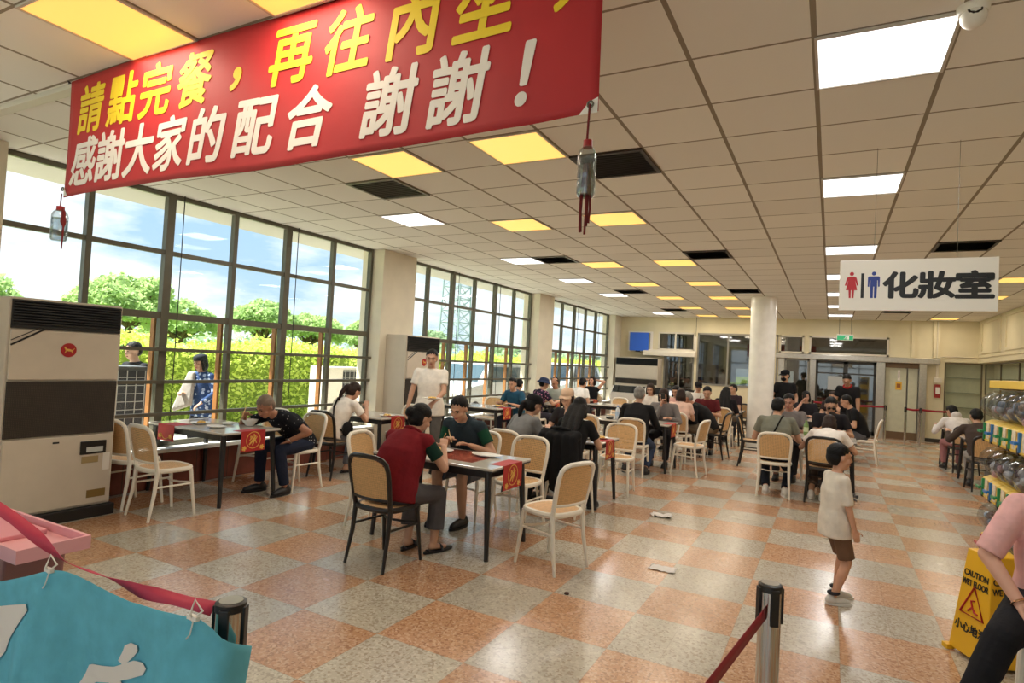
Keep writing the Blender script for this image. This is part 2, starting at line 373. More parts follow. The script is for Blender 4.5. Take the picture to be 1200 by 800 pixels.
glazed('window_10', -1.25, -.58, .08, 2.12, fm=ALU)
struct('trim_2', MB().box(-1.5, 2.6, BY-.22, BY+.1, 2.12, 2.27), STEEL, bevel=.01)
struct('trim_3', MB().box(-1.42, -1.25, BY-.1, BY+.1, 0, 2.12).box(-.56, -.40, BY-.1, BY+.1, 0, 2.12), STEEL, bevel=.006)
struct('trim_4', MB().box(1.13, 1.34, BY-.14, BY+.1, 0, 2.12).box(2.14, 2.31, BY-.14, BY+.1, 0, 2.12), STEEL, bevel=.006)
r = structure_root('door_1')
f = MB()
for x0, x1 in ((-.40, .37), (.37, 1.13)):
    f.box(x0, x0+.06, BY, BY+.06, .02, 2.1).box(x1-.06, x1, BY, BY+.06, .02, 2.1).box(x0, x1, BY, BY+.06, .02, .14).box(x0, x1, BY, BY+.06, 2.02, 2.1).box(x0, x1, BY, BY+.06, 1.72, 1.76)
f.build('door_frame', mat('dark door aluminium', (70,68,64), .4, .5), r, None)
MB().box(-.4, 1.13, BY+.025, BY+.035, .05, 2.08).build('glass', PARTGLASS, r, None)
MB().box(.28, .31, BY-.05, BY, .9, 1.3).box(.43, .46, BY-.05, BY, .9, 1.3).build('handle', CHROME, r, None)
MB().box(-.08, .42, BY-.004, BY+.02, 1.25, 1.66).build('poster', mat('pale grey notice', (170,172,170), .6), r, None)
r = structure_root('door_2')
MB().box(1.36, 1.86, BY+.01, BY+.05, .2, 1.98).box(1.9, 2.12, BY+.02, BY+.06, .2, 1.98).build('door_panel', mat('frosted pale panel', (198,196,170), .35, var=.06), r, None, bevel=.004)
MB().box(1.34, 2.14, BY, BY+.06, 0, .2).box(1.34, 2.14, BY, BY+.06, 1.98, 2.12).build('kick_plate', mat('brown plate', (120,96,72), .4, .4), r, None)
# room beyond the partitions
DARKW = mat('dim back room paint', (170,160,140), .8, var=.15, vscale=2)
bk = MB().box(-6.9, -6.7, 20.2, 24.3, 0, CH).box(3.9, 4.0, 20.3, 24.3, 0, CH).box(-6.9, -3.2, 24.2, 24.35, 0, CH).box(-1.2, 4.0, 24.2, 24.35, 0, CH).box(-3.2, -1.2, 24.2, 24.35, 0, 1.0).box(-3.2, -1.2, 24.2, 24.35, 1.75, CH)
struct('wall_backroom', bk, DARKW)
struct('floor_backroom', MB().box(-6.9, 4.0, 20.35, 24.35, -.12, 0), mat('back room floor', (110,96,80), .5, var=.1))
# right side: bulkhead above a run of glass display shelves
struct('wall_right', MB().box(3.85, 4.0, FY, 20.35, 0, CH), CREAM)
struct('trim_5', MB().box(RX, 3.86, FY, BY, 2.2, CH), CREAM)
tp = MB()
for y0 in (17.6, 15.2, 12.8, 10.4):
    tp.box(RX-.025, RX, y0, y0+.07, 2.5, 3.2).box(RX-.025, RX, y0+1.9, y0+1.97, 2.5, 3.2).box(RX-.025, RX, y0, y0+1.97, 2.43, 2.5).box(RX-.025, RX, y0, y0+1.97, 3.2, 3.26)
struct('trim_6', tp.box(RX-.02, RX, 0, BY, 2.33, 2.36), CREAM)
struct('baseboard_back', MB().box(2.32, 2.72, BY-.02, BY, 0, .1).box(-3.84, -1.55, BY-.02, BY, 0, .1), mat('dark skirting', (48,42,36), .5))
# round tiled column
ctile = mat('white column mosaic', (246,242,234), .16, var=.05, vscale=6, bump=.12, bscale=40)
cm_ = MB().lathe([(.265, 0), (.265, CH)], 40, (-1.36, 14.35, 0)); struct('column', cm_, ctile, smooth=.6)
# cable trunking on the ceiling over the banner
struct('trim_7', MB().box(-6.6, RX, 2.055, 2.13, CH-.035, CH), mat('trunking', (214,206,194), .5), bevel=.004)

# ------------------------------------------------------------------ ceiling lights and vents
def cellxy(c, r): return c*.6-.128+.3, r*.6+3.233+.3
FRAME_M = mat('panel frame', (200,192,180), .5)
DIFW = mat('white light diffuser', (250,250,250), .4, emit=(246,250,255), es=WHITE_PANEL)
DIFY = mat('warm light diffuser', (250,205,120), .4, emit=(255,206,108), es=WARM_PANEL)
DIFO = mat('amber light diffuser', (250,190,100), .4, emit=(255,192,100), es=WARM_PANEL)
def ceiling_light(c, r, kind, label):
    x, y = cellxy(c, r); t = thing('ceiling_light', label, 'ceiling light', (x, y, CH), 0, 'square ceiling panel lights'); h = .285
    fm = MB()
    for a in ((-.3, .3, -.3, -h), (-.3, .3, h, .3), (-.3, -h, -h, h), (h, .3, -h, h)): fm.box(a[0], a[1], a[2], a[3], -.014, -.002)
    fm.build('frame', FRAME_M, t, None)
    MB().box(-h, h, -h, h, -.008, -.002).build('diffuser', {'w': DIFW, 'y': DIFY, 'o': DIFO}[kind], t, None)
    ld = D.lights.new('panel_lamp', 'AREA'); ld.shape = 'SQUARE'; ld.size = .5
    ld.energy = WHITE_W if kind == 'w' else WARM_W; ld.color = (1, .97, .93) if kind == 'w' else (1, .89, .72)
    lo = D.objects.new('panel_lamp', ld); COL.objects.link(lo); lo.parent = t; lo.location = (0, 0, -.02); return t
ORD = ['nearest', 'second', 'third', 'fourth', 'fifth', 'sixth', 'seventh', 'eighth', 'ninth']
for nm, c, kind, rows in (('white panel light in the ceiling row running above the toilet sign', 0, 'w', (0, 4, 9, 13, 17, 21, 25)),
        ('white panel light in the ceiling row along the windows', -8, 'w', (4, 9, 13, 17, 25)),
        ('warm panel light in the ceiling row beside the window-side white row', -6, 'y', (-3, 1, 5, 10, 14, 18, 22, 26)),
        ('warm yellow panel light in the ceiling row over the middle tables', -4, 'y', (-3, 1, 5, 10, 14, 18, 22, 26)),
        ('warm yellow panel light in the ceiling row by the right wall', 4, 'y', (10, 14, 18, 22, 26))):
    for i, rr in enumerate(rows):
        k = 'o' if (kind == 'y' and rr == -3) else kind
        ceiling_light(c, rr, k, '%s, %s of its row' % (nm, ORD[i]))
ceiling_light(-6, 31, 'w', 'added white panel light brightening the room behind the back windows, left of the column'); ceiling_light(1, 31, 'w', 'added white panel light brightening the room behind the dark glass doors')  # both lamps added to brighten the back room
VENTM = mat('dark vent metal', (62,56,50), .45, .3); VENTS = mat('vent slat', (48,44,40), .4, .3); VENTG = mat('grey vent metal', (128,124,112), .35, .4)
for c, r, lb, mm in ((-3, 2, 'dark square ceiling vent behind the hanging plastic bottle', VENTM), (-7, 2, 'grey square ceiling vent beside the warm light under the banner', VENTG),
        (-7, 9, 'dim ceiling vent right of a white light near the first pillar', VENTG), (-3, 9, 'dark ceiling vent left of the white column, nearer one', VENTM), (2, 9, 'dark ceiling vent above the toilet sign', VENTM),
        (-3, 16, 'dark ceiling vent touching the top of the white column', VENTM), (-7, 16, 'dark ceiling vent beside the fourth window-side white light', VENTM), (-7, 23, 'small dark ceiling vent near the blue box wall', VENTM), (2, 23, 'dark ceiling vent under the lower edge of the toilet sign', VENTM)):
    x, y = cellxy(c, r); t = thing('ceiling_vent', lb, 'ceiling vent', (x, y, CH), 0, 'square ceiling vents')
    fm = MB()
    for a in ((-.3, .3, -.3, -.27), (-.3, .3, .27, .3), (-.3, -.27, -.27, .27), (.27, .3, -.27, .27)): fm.box(*a, -.016, -.001)
    fm.build('frame', mm, t, None); MB().box(-.27, .27, -.27, .27, -.003, -.001).build('backing', VENTS, t, None)
    s = MB()
    for k in range(12): s.add([(-.27, -.26+k*.045, -.012), (.27, -.26+k*.045, -.012), (.27, -.225+k*.045, -.004), (-.27, -.225+k*.045, -.004)], [(0, 1, 2, 3)]); 
    s.build('slats', mm, t, None)

# ------------------------------------------------------------------ outside
GZ = -.15
PAVE = mat('pale concrete', (196,190,176), .85, var=.08, vscale=1.5)
struct('ground_pavement', MB().box(-11.6, -6.85, -20, 70, GZ-.1, GZ), PAVE)
struct('ground_field', MB().box(-130, -11.6, -60, 220, GZ-.12, GZ-.02), mat('grassy field', (128,150,70), .9, var=.2, vscale=.4))
HEDGE = leaf_mat('bright hedge leaves', (192,212,84), (232,240,136)); TREEL = leaf_mat('tree leaves', (150,182,112), (206,222,160)); TREEF = leaf_mat('hazed tree leaves', (160,184,146), (196,212,176)); BARK = mat('bark', (96,80,62), .9, var=.2)  # tree leaf colours lightened to carry distance haze
def leaves(n, sample, size, seed):
    rn = random.Random(seed); m = MB()
    for _ in range(n):
        p = sample(rn); a = Vector((rn.gauss(0, 1), rn.gauss(0, 1), rn.gauss(0, .7))).normalized(); b = a.cross(Vector((rn.gauss(0, 1), rn.gauss(0, 1), rn.gauss(0, 1)))).normalized()
        s = size*rn.uniform(.6, 1.3); a = a*s; b = b*s*.55
        o = len(m.v); m.v += [tuple(p-a), tuple(p+b), tuple(p+a), tuple(p-b)]; m.f.append((o, o+1, o+2, o+3)); m.mi.append(0)
    return m
def raw(m, name, mt, parent=None):
    me = D.meshes.new(name); me.from_pydata(m.v, [], m.f); return link(name, me, mt, parent)
t = thing('hedge', 'long bright yellow-green hedge outside behind the windows', 'hedge', (-12.6, 0, GZ))
def hs_(rn):
    y = rn.uniform(-2, 46); top = 1.72+.1*math.sin(y*1.3)+.07*math.sin(y*3.7)
    if rn.random() < .55: return Vector((.75+rn.gauss(0, .1), y, rn.uniform(0, top)))
    return Vector((rn.uniform(-.7, .8), y, top+rn.gauss(0, .08)))
hm = leaves(60000, hs_, .055, 3); raw(hm, 'foliage', HEDGE, t)
MB().box(-.7, .68, -4, 60, 0, 1.62).build('stems', mat('hedge core', (120,142,48), .9, var=.3, vscale=3), t, None)
def tree(x, y, top, rad, label, mt, n=8500, sz=.12, flat=.72, sd=0):
    t = thing('tree', label, 'tree', (x, y, GZ), 0, 'trees beyond the hedge'); top = top-GZ
    rn = random.Random(sd+int(x*7+y)); bl = []
    for k in range(15):
        a = rn.uniform(0, 2*PI); q = rad*.72*math.sqrt(rn.random()); r_ = rad*rn.uniform(.28, .42); bl.append((q*math.cos(a), q*math.sin(a), top-r_*flat-rad*flat*.95*(q/rad)**1.5-rn.uniform(0, .25*rad), r_))
    def smp(r2):
        b = r2.choice(bl); v = Vector((r2.gauss(0, 1), r2.gauss(0, 1), abs(r2.gauss(0, 1))*1.0-.25)).normalized(); q = b[3]*r2.uniform(.75, 1.05)
        return Vector((b[0]+v.x*q, b[1]+v.y*q, b[2]+v.z*q*flat*1.3))
    raw(leaves(n, smp, sz, sd+5), 'crown', mt, t)
    tk = MB().tube([(0, 0, 0), (.05, .05, top*.45), (0, 0, top*.7)], [.22, .16, .1], 8)
    for b in bl[:8]: tk.tube([(0, .02, top*.5), (b[0]*.6, b[1]*.6, (b[2]+top*.5)*.5), (b[0], b[1], b[2])], [.1, .06, .03], 6)
    tk.build('trunk', BARK, t)
for i, (x, y, tp_, rd, lb) in enumerate([(-25.5, 8.2, 4.1, 3.1, 'spreading green tree at the left edge above the tall air conditioner'), (-25, 14.1, 4.4, 2.5, 'broad green tree outside right of the silver-weighted bottle'),
        (-28, 18.2, 3.7, 2.0, 'low tree outside above the woman passer-by'), (-25, 20.6, 4.0, 1.9, 'round green tree outside over the eating man'), (-26, 24.6, 3.9, 2.0, 'green tree outside before the first pillar, larger one'),
        (-26, 29, 3.5, 1.5, 'small green tree outside touching the first pillar'), (-35, 49, 4.2, 2.2, 'hazy tree outside seen through the second window bay, right of the lattice tower'), (-36.5, 66, 3.4, 1.9, 'hazy low tree outside seen through the third window bay')]):
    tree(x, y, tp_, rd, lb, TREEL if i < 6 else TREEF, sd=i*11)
def tl_(rn):
    y = rn.uniform(0, 130); return Vector((rn.uniform(-1.5, 1.5), y, abs(rn.gauss(0, 1))*.3+rn.uniform(.3, 2.1+.5*math.sin(y*.35)+.3*math.sin(y*1.1))))
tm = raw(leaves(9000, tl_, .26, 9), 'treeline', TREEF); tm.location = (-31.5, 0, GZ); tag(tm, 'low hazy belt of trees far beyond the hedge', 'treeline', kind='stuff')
# lattice tower
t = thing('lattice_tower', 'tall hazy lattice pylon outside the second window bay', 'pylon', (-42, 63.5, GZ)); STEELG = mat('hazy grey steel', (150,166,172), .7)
m = MB(); H_ = 24; b0, b1 = 1.5, .9
cs = [(-1, -1), (1, -1), (1, 1), (-1, 1)]
def tw(c, z): q = b0+(b1-b0)*z/H_; return (c[0]*q, c[1]*q, z)
for c in cs: m.tube([tw(c, 0), tw(c, H_)], .1, 5)
m.build('legs', STEELG, t); m = MB()
for k in range(16):
    z0, z1 = k*1.5, k*1.5+1.5
    for i in range(4): m.tube([tw(cs[i], z0), tw(cs[(i+1)%4], z1)], .055, 4).tube([tw(cs[(i+1)%4], z0), tw(cs[i], z1)], .055, 4).tube([tw(cs[i], z1), tw(cs[(i+1)%4], z1)], .055, 4)
m.build('bracing', STEELG, t)
t = thing('overpass', 'distant grey elevated roadway outside beyond the hedge', 'overpass', (-41, 105, GZ))
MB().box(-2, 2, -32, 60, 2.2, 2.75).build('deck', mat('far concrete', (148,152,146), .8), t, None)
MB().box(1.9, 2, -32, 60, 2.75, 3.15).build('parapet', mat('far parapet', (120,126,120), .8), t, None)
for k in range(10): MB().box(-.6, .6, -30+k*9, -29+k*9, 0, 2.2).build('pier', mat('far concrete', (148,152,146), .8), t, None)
for x, y, lb in ((-14, 27.5, 'thin grey street pole outside the second window bay'), (-14, 41, 'thin grey street pole outside the third window bay')):
    t = thing('street_pole', lb, 'pole', (x, y, GZ)); MB().lathe([(.09, 0), (.06, 7)], 10).build('pole', STEELG, t)
    MB().tube([(0, 0, 6.8), (.5, 0, 7.1), (1.1, 0, 7.1)], .035, 6).build('arm', STEELG, t)
# ------------------------------------------------------------------ floor-standing air conditioners
ACB = mat('ivory enamel', (206,194,176), .42, var=.03); GRB = mat('black louvre', (22,22,24), .35); MESHB = brick_mat('brown intake mesh', (72,62,50), (66,56,46), (44,38,32), .012, .012, (0, 2), .6, .003)
def aircon(label, loc, rz, w_=.9, d=.56, grille=.24, emblem=True, h=1.95, mz=.77, pz=1.26):
    t = thing('floor_air_conditioner', label, 'air conditioner', loc, rz); y = d/2; hw = w_/2
    MB().box(-hw, hw, -y, y-.02, .1, h).build('body', ACB, t, None, .012)
    MB().box(-hw-.02, hw+.02, -y, y+.03, 0, .1).build('base', BLACKP, t, None, .005)
    MB().box(-hw+.02, hw-.02, y-.022, y-.004, h-grille-.02, h-.02).build('grille_backing', GRB, t, None)
    g = MB()
    n = 9
    for k in range(n):
        z = h-grille+(k+.3)*(grille-.03)/n; g.add([(-hw+.025, y-.004, z), (hw-.025, y-.004, z), (hw-.025, y+.012, z+.012), (-hw+.025, y+.012, z+.012)], [(0, 1, 2, 3)])
    g.build('louvres', mat('dark louvre blade', (40,42,48), .3), t, None)
    MB().box(-hw+.02, hw-.02, y-.02, y+.004, pz, h-grille-.03).build('upper_panel', ACB, t, None, .004)
    MB().box(-hw+.02, hw-.02, y-.02, y, mz, pz-.015).build('intake_grille', MESHB, t, None, .003)
    MB().box(-hw+.02, hw-.02, y-.02, y+.004, .125, mz-.015).build('lower_panel', ACB, t, None, .004)
    if emblem:
        MB().box(-hw+.08, -hw+.30, y+.002, y+.014, .58, .70).build('control_panel', BLACKP, t, None, .01)
        MB().box(-hw+.11, -hw+.25, y+.013, y+.017, .60, .645).build('display', mat('pale display', (196,200,196), .3), t, None)
        MB().box(-hw+.04, -hw+.10, y+.003, y+.006, .42, .58).build('paper_label', WHITEP, t, None)
        MB().box(-hw+.14, -hw+.28, y+.003, y+.006, .5, .56).build('tan_label', mat('tan sticker', (168,146,100), .5), t, None)
        MB().box(-hw+.06, -hw+.22, y+.003, y+.006, .18, .25).build('gold_label', mat('gold sticker', (140,114,62), .4, .3), t, None)
        MB().box(.02, .07, y+.003, y+.007, .70, .715).build('vent_mark', BLACKP, t, None)
        MB().tube([(hw-.02, y+.008, h-grille-.16), (hw-.25, y+.008, h-grille-.02)], .008, 5).tube([(hw-.02, y+.008, h-grille-.12), (hw-.20, y+.008, h-grille-.02)], .004, 5).build('diagonal_strip', BLACKP, t)
        e = MB().lathe([(.0, 0), (.062, 0), (.062, .004), (0, .004)], 32); e2 = MB()
        e2.tube([(-.03, .005, .005), (0, .0, .006), (.022, -.006, .006), (.034, -.028, .005)], [.008, .012, .009, .005], 6); e2.tube([(-.022, .006, .005), (-.034, .03, .005)], [.005, .003], 5); e2.tube([(.018, .0, .005), (.03, .028, .005)], [.005, .003], 5); e2.tube([(-.03, .0, .005), (-.046, -.018, .005)], [.004, .002], 5)
        M_ = Matrix.Translation((-.0, y+.004, 1.52)) @ Matrix.Rotation(-PI/2, 4, 'X')
        e.v = [tuple(M_ @ Vector(p)) for p in e.v]; e2.v = [tuple(M_ @ Vector(p)) for p in e2.v]
        q = e.build('emblem', mat('red emblem', (170,24,30), .4), t, .5); e2.build('emblem_figure', GOLD, q, .5)
    return t
aircon('tall ivory floor air conditioner at the left edge beside the window chairs', (-6.24, 2.87, 0), -90)
aircon('ivory floor air conditioner standing before the first pillar, behind the standing man', (-6.18, 8.14, 0), -90, .92, .44)
aircon('wide ivory floor air conditioner against the back wall under the blue box', (-5.62, 19.55, 0), 180, 1.42, .5, .22, False, 1.92, 1.06, 1.24)

# ------------------------------------------------------------------ chairs
CANE = cane_mat('woven cane back', (226,184,130), (0, 2)); CANES = cane_mat('woven cane seat', (230,188,138), (0, 1))
WFR = mat('white enamel frame', (238,230,214), .35); BFR = mat('black enamel frame', (28,25,24), .35)
def sup(a, b, n, p=3.2, z=0, cy=0):
    o = []
    for j in range(n):
        t_ = 2*PI*j/n; c, s = math.cos(t_), math.sin(t_)
        o.append((a*math.copysign(abs(c)**(2/p), c), cy+b*math.copysign(abs(s)**(2/p), s), z))
    return o
def chair_proto(fr, label):
    t = thing('cane_chair', label, 'chair')
    s = MB(); s.loft([sup(.19, .185, 28, z=.448), sup(.19, .185, 28, z=.462)]); s.build('seat', CANES, t)
    s = MB(); s.tube(sup(.2, .197, 36, z=.447), .019, 8, True, flat=1.2); s.build('seat_frame', fr, t)
    for sx in (-1, 1):
        MB().tube([(sx*.175, .155, .44), (sx*.185, .175, .25), (sx*.20, .205, 0)], [.019, .017, .012], 10).build('leg', fr, t)
        MB().tube([(sx*.182, -.158, .47), (sx*.187, -.178, .25), (sx*.20, -.225, 0)], [.02, .017, .012], 10).build('leg', fr, t)
    def by(z): return -.165-.09*max(0, (z-.45)/.42)**1.15
    def bx(x): return -.028*(1-(x/.2)**2)
    m = MB(); pts = [(-.182, -.16, .44), (-.19, by(.55), .55), (-.2, by(.68), .68)]
    for k in range(9):
        a = PI-PI*k/8; ca, sa = math.cos(a), math.sin(a); x = .2*math.copysign(abs(ca)**.55, ca); z = .755+.105*abs(sa)**.75
        pts.append((x, by(z)+bx(x), z))
    pts += [(.2, by(.68), .68), (.19, by(.55), .55), (.182, -.16, .44)]
    m.tube(pts, .0185, 8); m.tube([(-.185, by(.53), .53), (-.1, by(.53)-.02, .525), (0, by(.53)-.027, .524), (.1, by(.53)-.02, .525), (.185, by(.53), .53)], .014, 8)
    m.build('back_frame', fr, t)
    m = MB(); n = 12; A = []; B = []
    for z in [.53+.32*k/8 for k in range(9)]:
        hwid = .186 if z < .72 else .186*max(.02, (1-((z-.72)/.138)**2.6))**.5
        for i in range(n+1):
            x = -hwid+2*hwid*i/n; A.append((x, by(z)+bx(x)+.003, z)); B.append((x, by(z)+bx(x)-.004, z))
    o = len(A); fs = []
    for r_ in range(8):
        for i in range(n):
            q = r_*(n+1)+i; fs += [(q, q+1, q+n+2, q+n+1), (o+q, o+q+n+1, o+q+n+2, o+q+1)]
    m.add(A+B, fs); m.build('backrest', CANE, t)
    m = MB(); m.tube([(-.183, .17, .3), (-.188, -.172, .3)], .010, 8).tube([(.183, .17, .3), (.188, -.172, .3)], .010, 8)
    m.tube([(-.183, .168, .31), (-.1, .10, .31), (0, .08, .31), (.1, .10, .31), (.183, .168, .31)], .010, 8); m.build('stretcher', fr, t); return t
_pr = {}
def chair(x, y, rz, kind, label):
    g = 'white framed cane chairs' if kind == 'w' else 'black framed cane chairs'
    if kind not in _pr:
        t = chair_proto(WFR if kind == 'w' else BFR, label); t.location = (x, y, 0); t.rotation_euler = (0, 0, R(rz)); t['group'] = g; _pr[kind] = t; return t
    return copy_tree(_pr[kind], (x, y, 0), rz, label, g)
for a in [
    (-1.97, 4.57, 72, 'w', 'empty white cane chair at the right end of the front middle table'),
    (-5.58, 3.58, -4, 'w', 'empty white cane chair before the near side of the left window table'),
    (-6.17, 3.62, 6, 'w', 'white cane chair half hidden behind the tall left air conditioner'),
    (-5.55, 5.17, 176, 'w', 'white cane chair under the man eating in a dark dotted shirt'),
    (-6.14, 5.14, 184, 'w', 'white cane chair at the window side of the left table, beside the eating man'),
    (-5.70, 7.32, 176, 'w', 'white cane chair against the second air conditioner, beside the standing man'),
    (-2.70, 5.36, 178, 'w', 'empty white cane chair opposite the front table, right of the grey vested man'),
    (-3.25, 5.36, 180, 'w', 'white cane chair under the seated man in a dark vest and green sleeves'),
    (-3.80, 4.58, -84, 'w', 'white cane chair at the window end of the front middle table'),
    (-3.14, 6.15, -8, 'w', 'white cane chair under the grey-shirted woman in a black cap'),
    (-2.50, 6.22, -6, 'w', 'white cane chair with a black jacket over its back'),
    (-3.05, 7.58, 180, 'w', 'white cane chair under the woman in a beige cap'),
    (-2.42, 7.62, 186, 'w', 'empty white cane chair behind the small table with white dishes'),
    (-2.62, 9.05, 4, 'w', 'white cane chair under the grey-haired man in a black jacket'),
    (-3.3, 9.05, -4, 'w', 'empty white cane chair left of the grey-haired man in black'),
    (-1.93, 9.72, 80, 'w', 'empty white cane chair at the aisle end, beside the phone woman table'),
    (-2.52, 10.55, 180, 'w', 'white cane chair under the grey-topped woman reading a phone'),
    (-3.85, 9.85, -90, 'w', 'white cane chair carrying a black backpack on its back'),
    (-2.40, 11.12, -4, 'w', 'white cane chair under the dark-bobbed woman in pale pink'),
    (-2.2, 12.72, 180, 'w', 'white cane chair under the man in a maroon shirt'),
    (-2.02, 13.62, 0, 'w', 'white cane chair under the long-haired woman in black by the column'),
    (-3.9, 13.75, 184, 'w', 'empty pale cane chair left of the grey-haired man, before the freezers'),
    (-4.45, 13.75, 176, 'w', 'empty pale cane chair behind the black backpack'),
    (-6.05, 10.5, 180, 'w', 'empty white cane chair beside the man in blue by the window'),
    (-5.40, 10.52, 176, 'w', 'white cane chair under the man in a blue shirt by the window'),
    (-5.38, 11.3, 0, 'w', 'white cane chair under the person in a floral shirt and bucket hat'),
    (-5.4, 12.52, 180, 'w', 'white cane chair under the balding man in pale grey by the pillar'),
    (-5.42, 13.52, 0, 'w', 'white cane chair under the white-shirted person by the last window'),
    (-5.5, 14.95, 180, 'w', 'white cane chair under the woman stretching her arms behind her head'),
    (-.64, 8.96, 3, 'w', 'white cane chair under the man with a black crossbody strap'),
    (-.56, 10.72, 180, 'w', 'white cane chair under the grey-shirted man facing the strap man'),
    (.02, 10.74, 180, 'w', 'white cane chair under the man in sunglasses'),
    (.62, 13.55, 84, 'w', 'white cane chair under the person in black beside the standing server'),
    (-.45, 14.5, 180, 'w', 'white cane chair under the woman holding up a phone'),
    (-3.08, 3.83, -4, 'b', 'black framed cane chair under the woman in a maroon vest'),
    (-5.72, 5.92, 2, 'b', 'black framed cane chair under the woman in white by the window'),
    (-1.9, 11.9, 82, 'b', 'black framed cane chair under the stooping man in black'),
    (-.04, 8.98, -3, 'b', 'black framed cane chair under the woman bending in a white top'),
    (-1.17, 11.4, -88, 'b', 'empty black framed cane chair in front of the white column'),
    (-2.0, 15.45, 140, 'b', 'black framed cane chair under the man in dark shorts near the column'),
    (2.2, 13.85, 6, 'b', 'black framed cane chair under the person in a white hooded top'),
    (2.14, 11.75, 4, 'b', 'black framed cane chair under the man leaning in a dark brown top'),
    (2.82, 11.7, -8, 'b', 'empty black framed cane chair beside the capsule machines, next to the leaning man'),
    (-5.98, 11.28, 0, 'w', 'white cane chair under the person half hidden behind the man in blue'),
    (2.95, 13.8, 4, 'b', 'black framed cane chair next to the hooded person by the right wall')]: chair(*a)

# ------------------------------------------------------------------ tables with red runners
TTOP = mat('glossy laminate top', (202,196,186), .10, var=.04, vscale=5, spec=.6); TDARK = mat('dark table frame', (34,32,33), .4)
RUNM = mat('red printed runner', (176,36,34), .6, var=.1, vscale=12)
def table(x, y, w_, d, label, rlabel=None, rx=.0, ends=(1,), rw=.30, hang=.21):
    t = thing('dining_table', label, 'table', (x, y, 0), 0, 'dark-legged dining tables'); a, b = w_/2, d/2
    MB().box(-a, a, -b, b, .728, .75).build('tabletop', TTOP, t, None, .006)
    MB().box(-a+.005, a-.005, -b+.005, b-.005, .716, .728).build('edge_band', TDARK, t, None)
    m = MB(); m.box(-a+.06, a-.06, -b+.05, -b+.075, .66, .716).box(-a+.06, a-.06, b-.075, b-.05, .66, .716).box(-a+.06, -a+.085, -b+.05, b-.05, .66, .716).box(a-.085, a-.06, -b+.05, b-.05, .66, .716); m.build('apron', TDARK, t, None)
    for sx in (-1, 1):
        for sy in (-1, 1):
            m = MB(); m.tube([(sx*(a-.07), sy*(b-.06), .716), (sx*(a-.025), sy*(b-.025), 0)], [.03, .019], 10); m.build('leg', TDARK, t)
    if rlabel:
        r = thing('table_runner', rlabel, 'table runner', (x, y, .7505), 0, 'red festive table runners')
        m = MB(); m.box(a-.13, a+.004, -rw/2, rw/2, 0, .0018)
        for e in ends: m.box(e*(a+.004)-.001, e*(a+.004)+.001, -rw/2, rw/2, -hang, .0018); 
        m.build('cloth', RUNM, r, None)
        for e in ends:
            g = MB(); X = e*(a+.007); ring = []
            g.tube([(X, .085*math.cos(k*PI/14), -.095+.085*math.sin(k*PI/14)) for k in range(28)], .0045, 5, True)
            for k, (p0, p1, p2, q) in enumerate([((-.05, -.14), (-.01, -.10), (.03, -.05), .014), ((-.01, -.15), (.01, -.10), (-.03, -.05), .012), ((.04, -.13), (.02, -.09), (.045, -.06), .010), ((-.05, -.10), (-.03, -.08), (-.04, -.05), .009), ((.0, -.06), (.015, -.045), (.0, -.03), .01)]):
                g.tube([(X, *p0), (X, *p1), (X, *p2)], [q*.5, q, q*.4], 6)
            for cy_ in (-.11, .11):
                for k in range(5): an = k*2*PI/5; g.tube([(X, cy_, -.175), (X, cy_+.026*math.cos(an), -.175+.026*math.sin(an))], [.008, .011], 5)
            g.v = [(X+(p[0]-X)*.15, p[1], p[2]) for p in g.v]; g.build('gold_print', GOLD, r, .6)
    return t
table(-5.98, 4.38, 1.25, .72, 'dark-legged table by the left windows where the man in dotted shirt eats', 'red runner with gold circle hanging off the left window table')
table(-3.02, 4.64, 1.25, .72, 'dark-legged table between the maroon-vested woman and the dark-vested man', 'red runner hanging off the front middle table, beside the empty chair', rw=.34)
table(-5.98, 6.78, 1.25, .72, 'dark-legged table by the window before the woman in white', 'red runner on the table of the woman in white')
table(-2.9, 6.87, 1.25, .72, 'dark-legged table in front of the long-haired woman with white dishes', 'red runner hanging beside the white dishes table')
table(-2.85, 9.8, 1.3, .72, 'table between the grey-haired man and the woman reading a phone', 'red runner below the phone woman, hanging at the aisle')
table(-2.95, 11.78, 1.25, .72, 'table beside the stooping man in black')
table(-5.85, 9.78, 1.25, .72, 'window table of the man in a blue shirt', 'red runner under the plate of the man in blue')
table(-5.75, 11.9, 1.25, .72, 'window table between the bucket hat person and the balding man', 'red runner on the balding man table')
table(-5.75, 14.2, 1.25, .72, 'window table of the stretching woman', 'red runner on the table of the stretching woman')
table(-4.15, 13.05, 1.25, .72, 'dark empty table behind the black backpack', 'red runner on the dark empty table behind the backpack')
table(-2.35, 14.55, 1.25, .72, 'table between the long-haired woman in black and the man in dark shorts')
table(-.27, 9.98, 1.25, .72, 'table shared by the sunglasses man and the woman bending in white')
table(-.25, 13.75, 1.25, .72, 'table behind the sunglasses man, beside the standing server')
table(2.6, 12.6, 1.25, .72, 'dark table by the right wall before the leaning man')
table(2.6, 14.6, 1.25, .72, 'dark table by the right wall before the hooded person')
pm = thing('placemat', 'red brown printed placemat under the white plate on the front middle table', 'placemat', (-2.98, 4.7, .7503)); MB().box(-.36, .30, -.27, .25, 0, .0012).build('sheet', mat('red brown print sheet', (150,74,58), .15, var=.2, vscale=9), pm, None)
rn_ = thing('table_mat', 'red cloth hanging from the near edge of the left window table', 'cloth', (-6.28, 4.02, .7505))
MB().box(-.14, .14, 0, .2, 0, .0018).box(-.14, .14, -.004, -.002, -.17, .0018).build('cloth', RUNM, rn_, None)
g = MB(); g.tube([(.075*math.cos(k*PI/10), -.0055, -.075+.075*math.sin(k*PI/10)) for k in range(11, 20)], .004, 5)
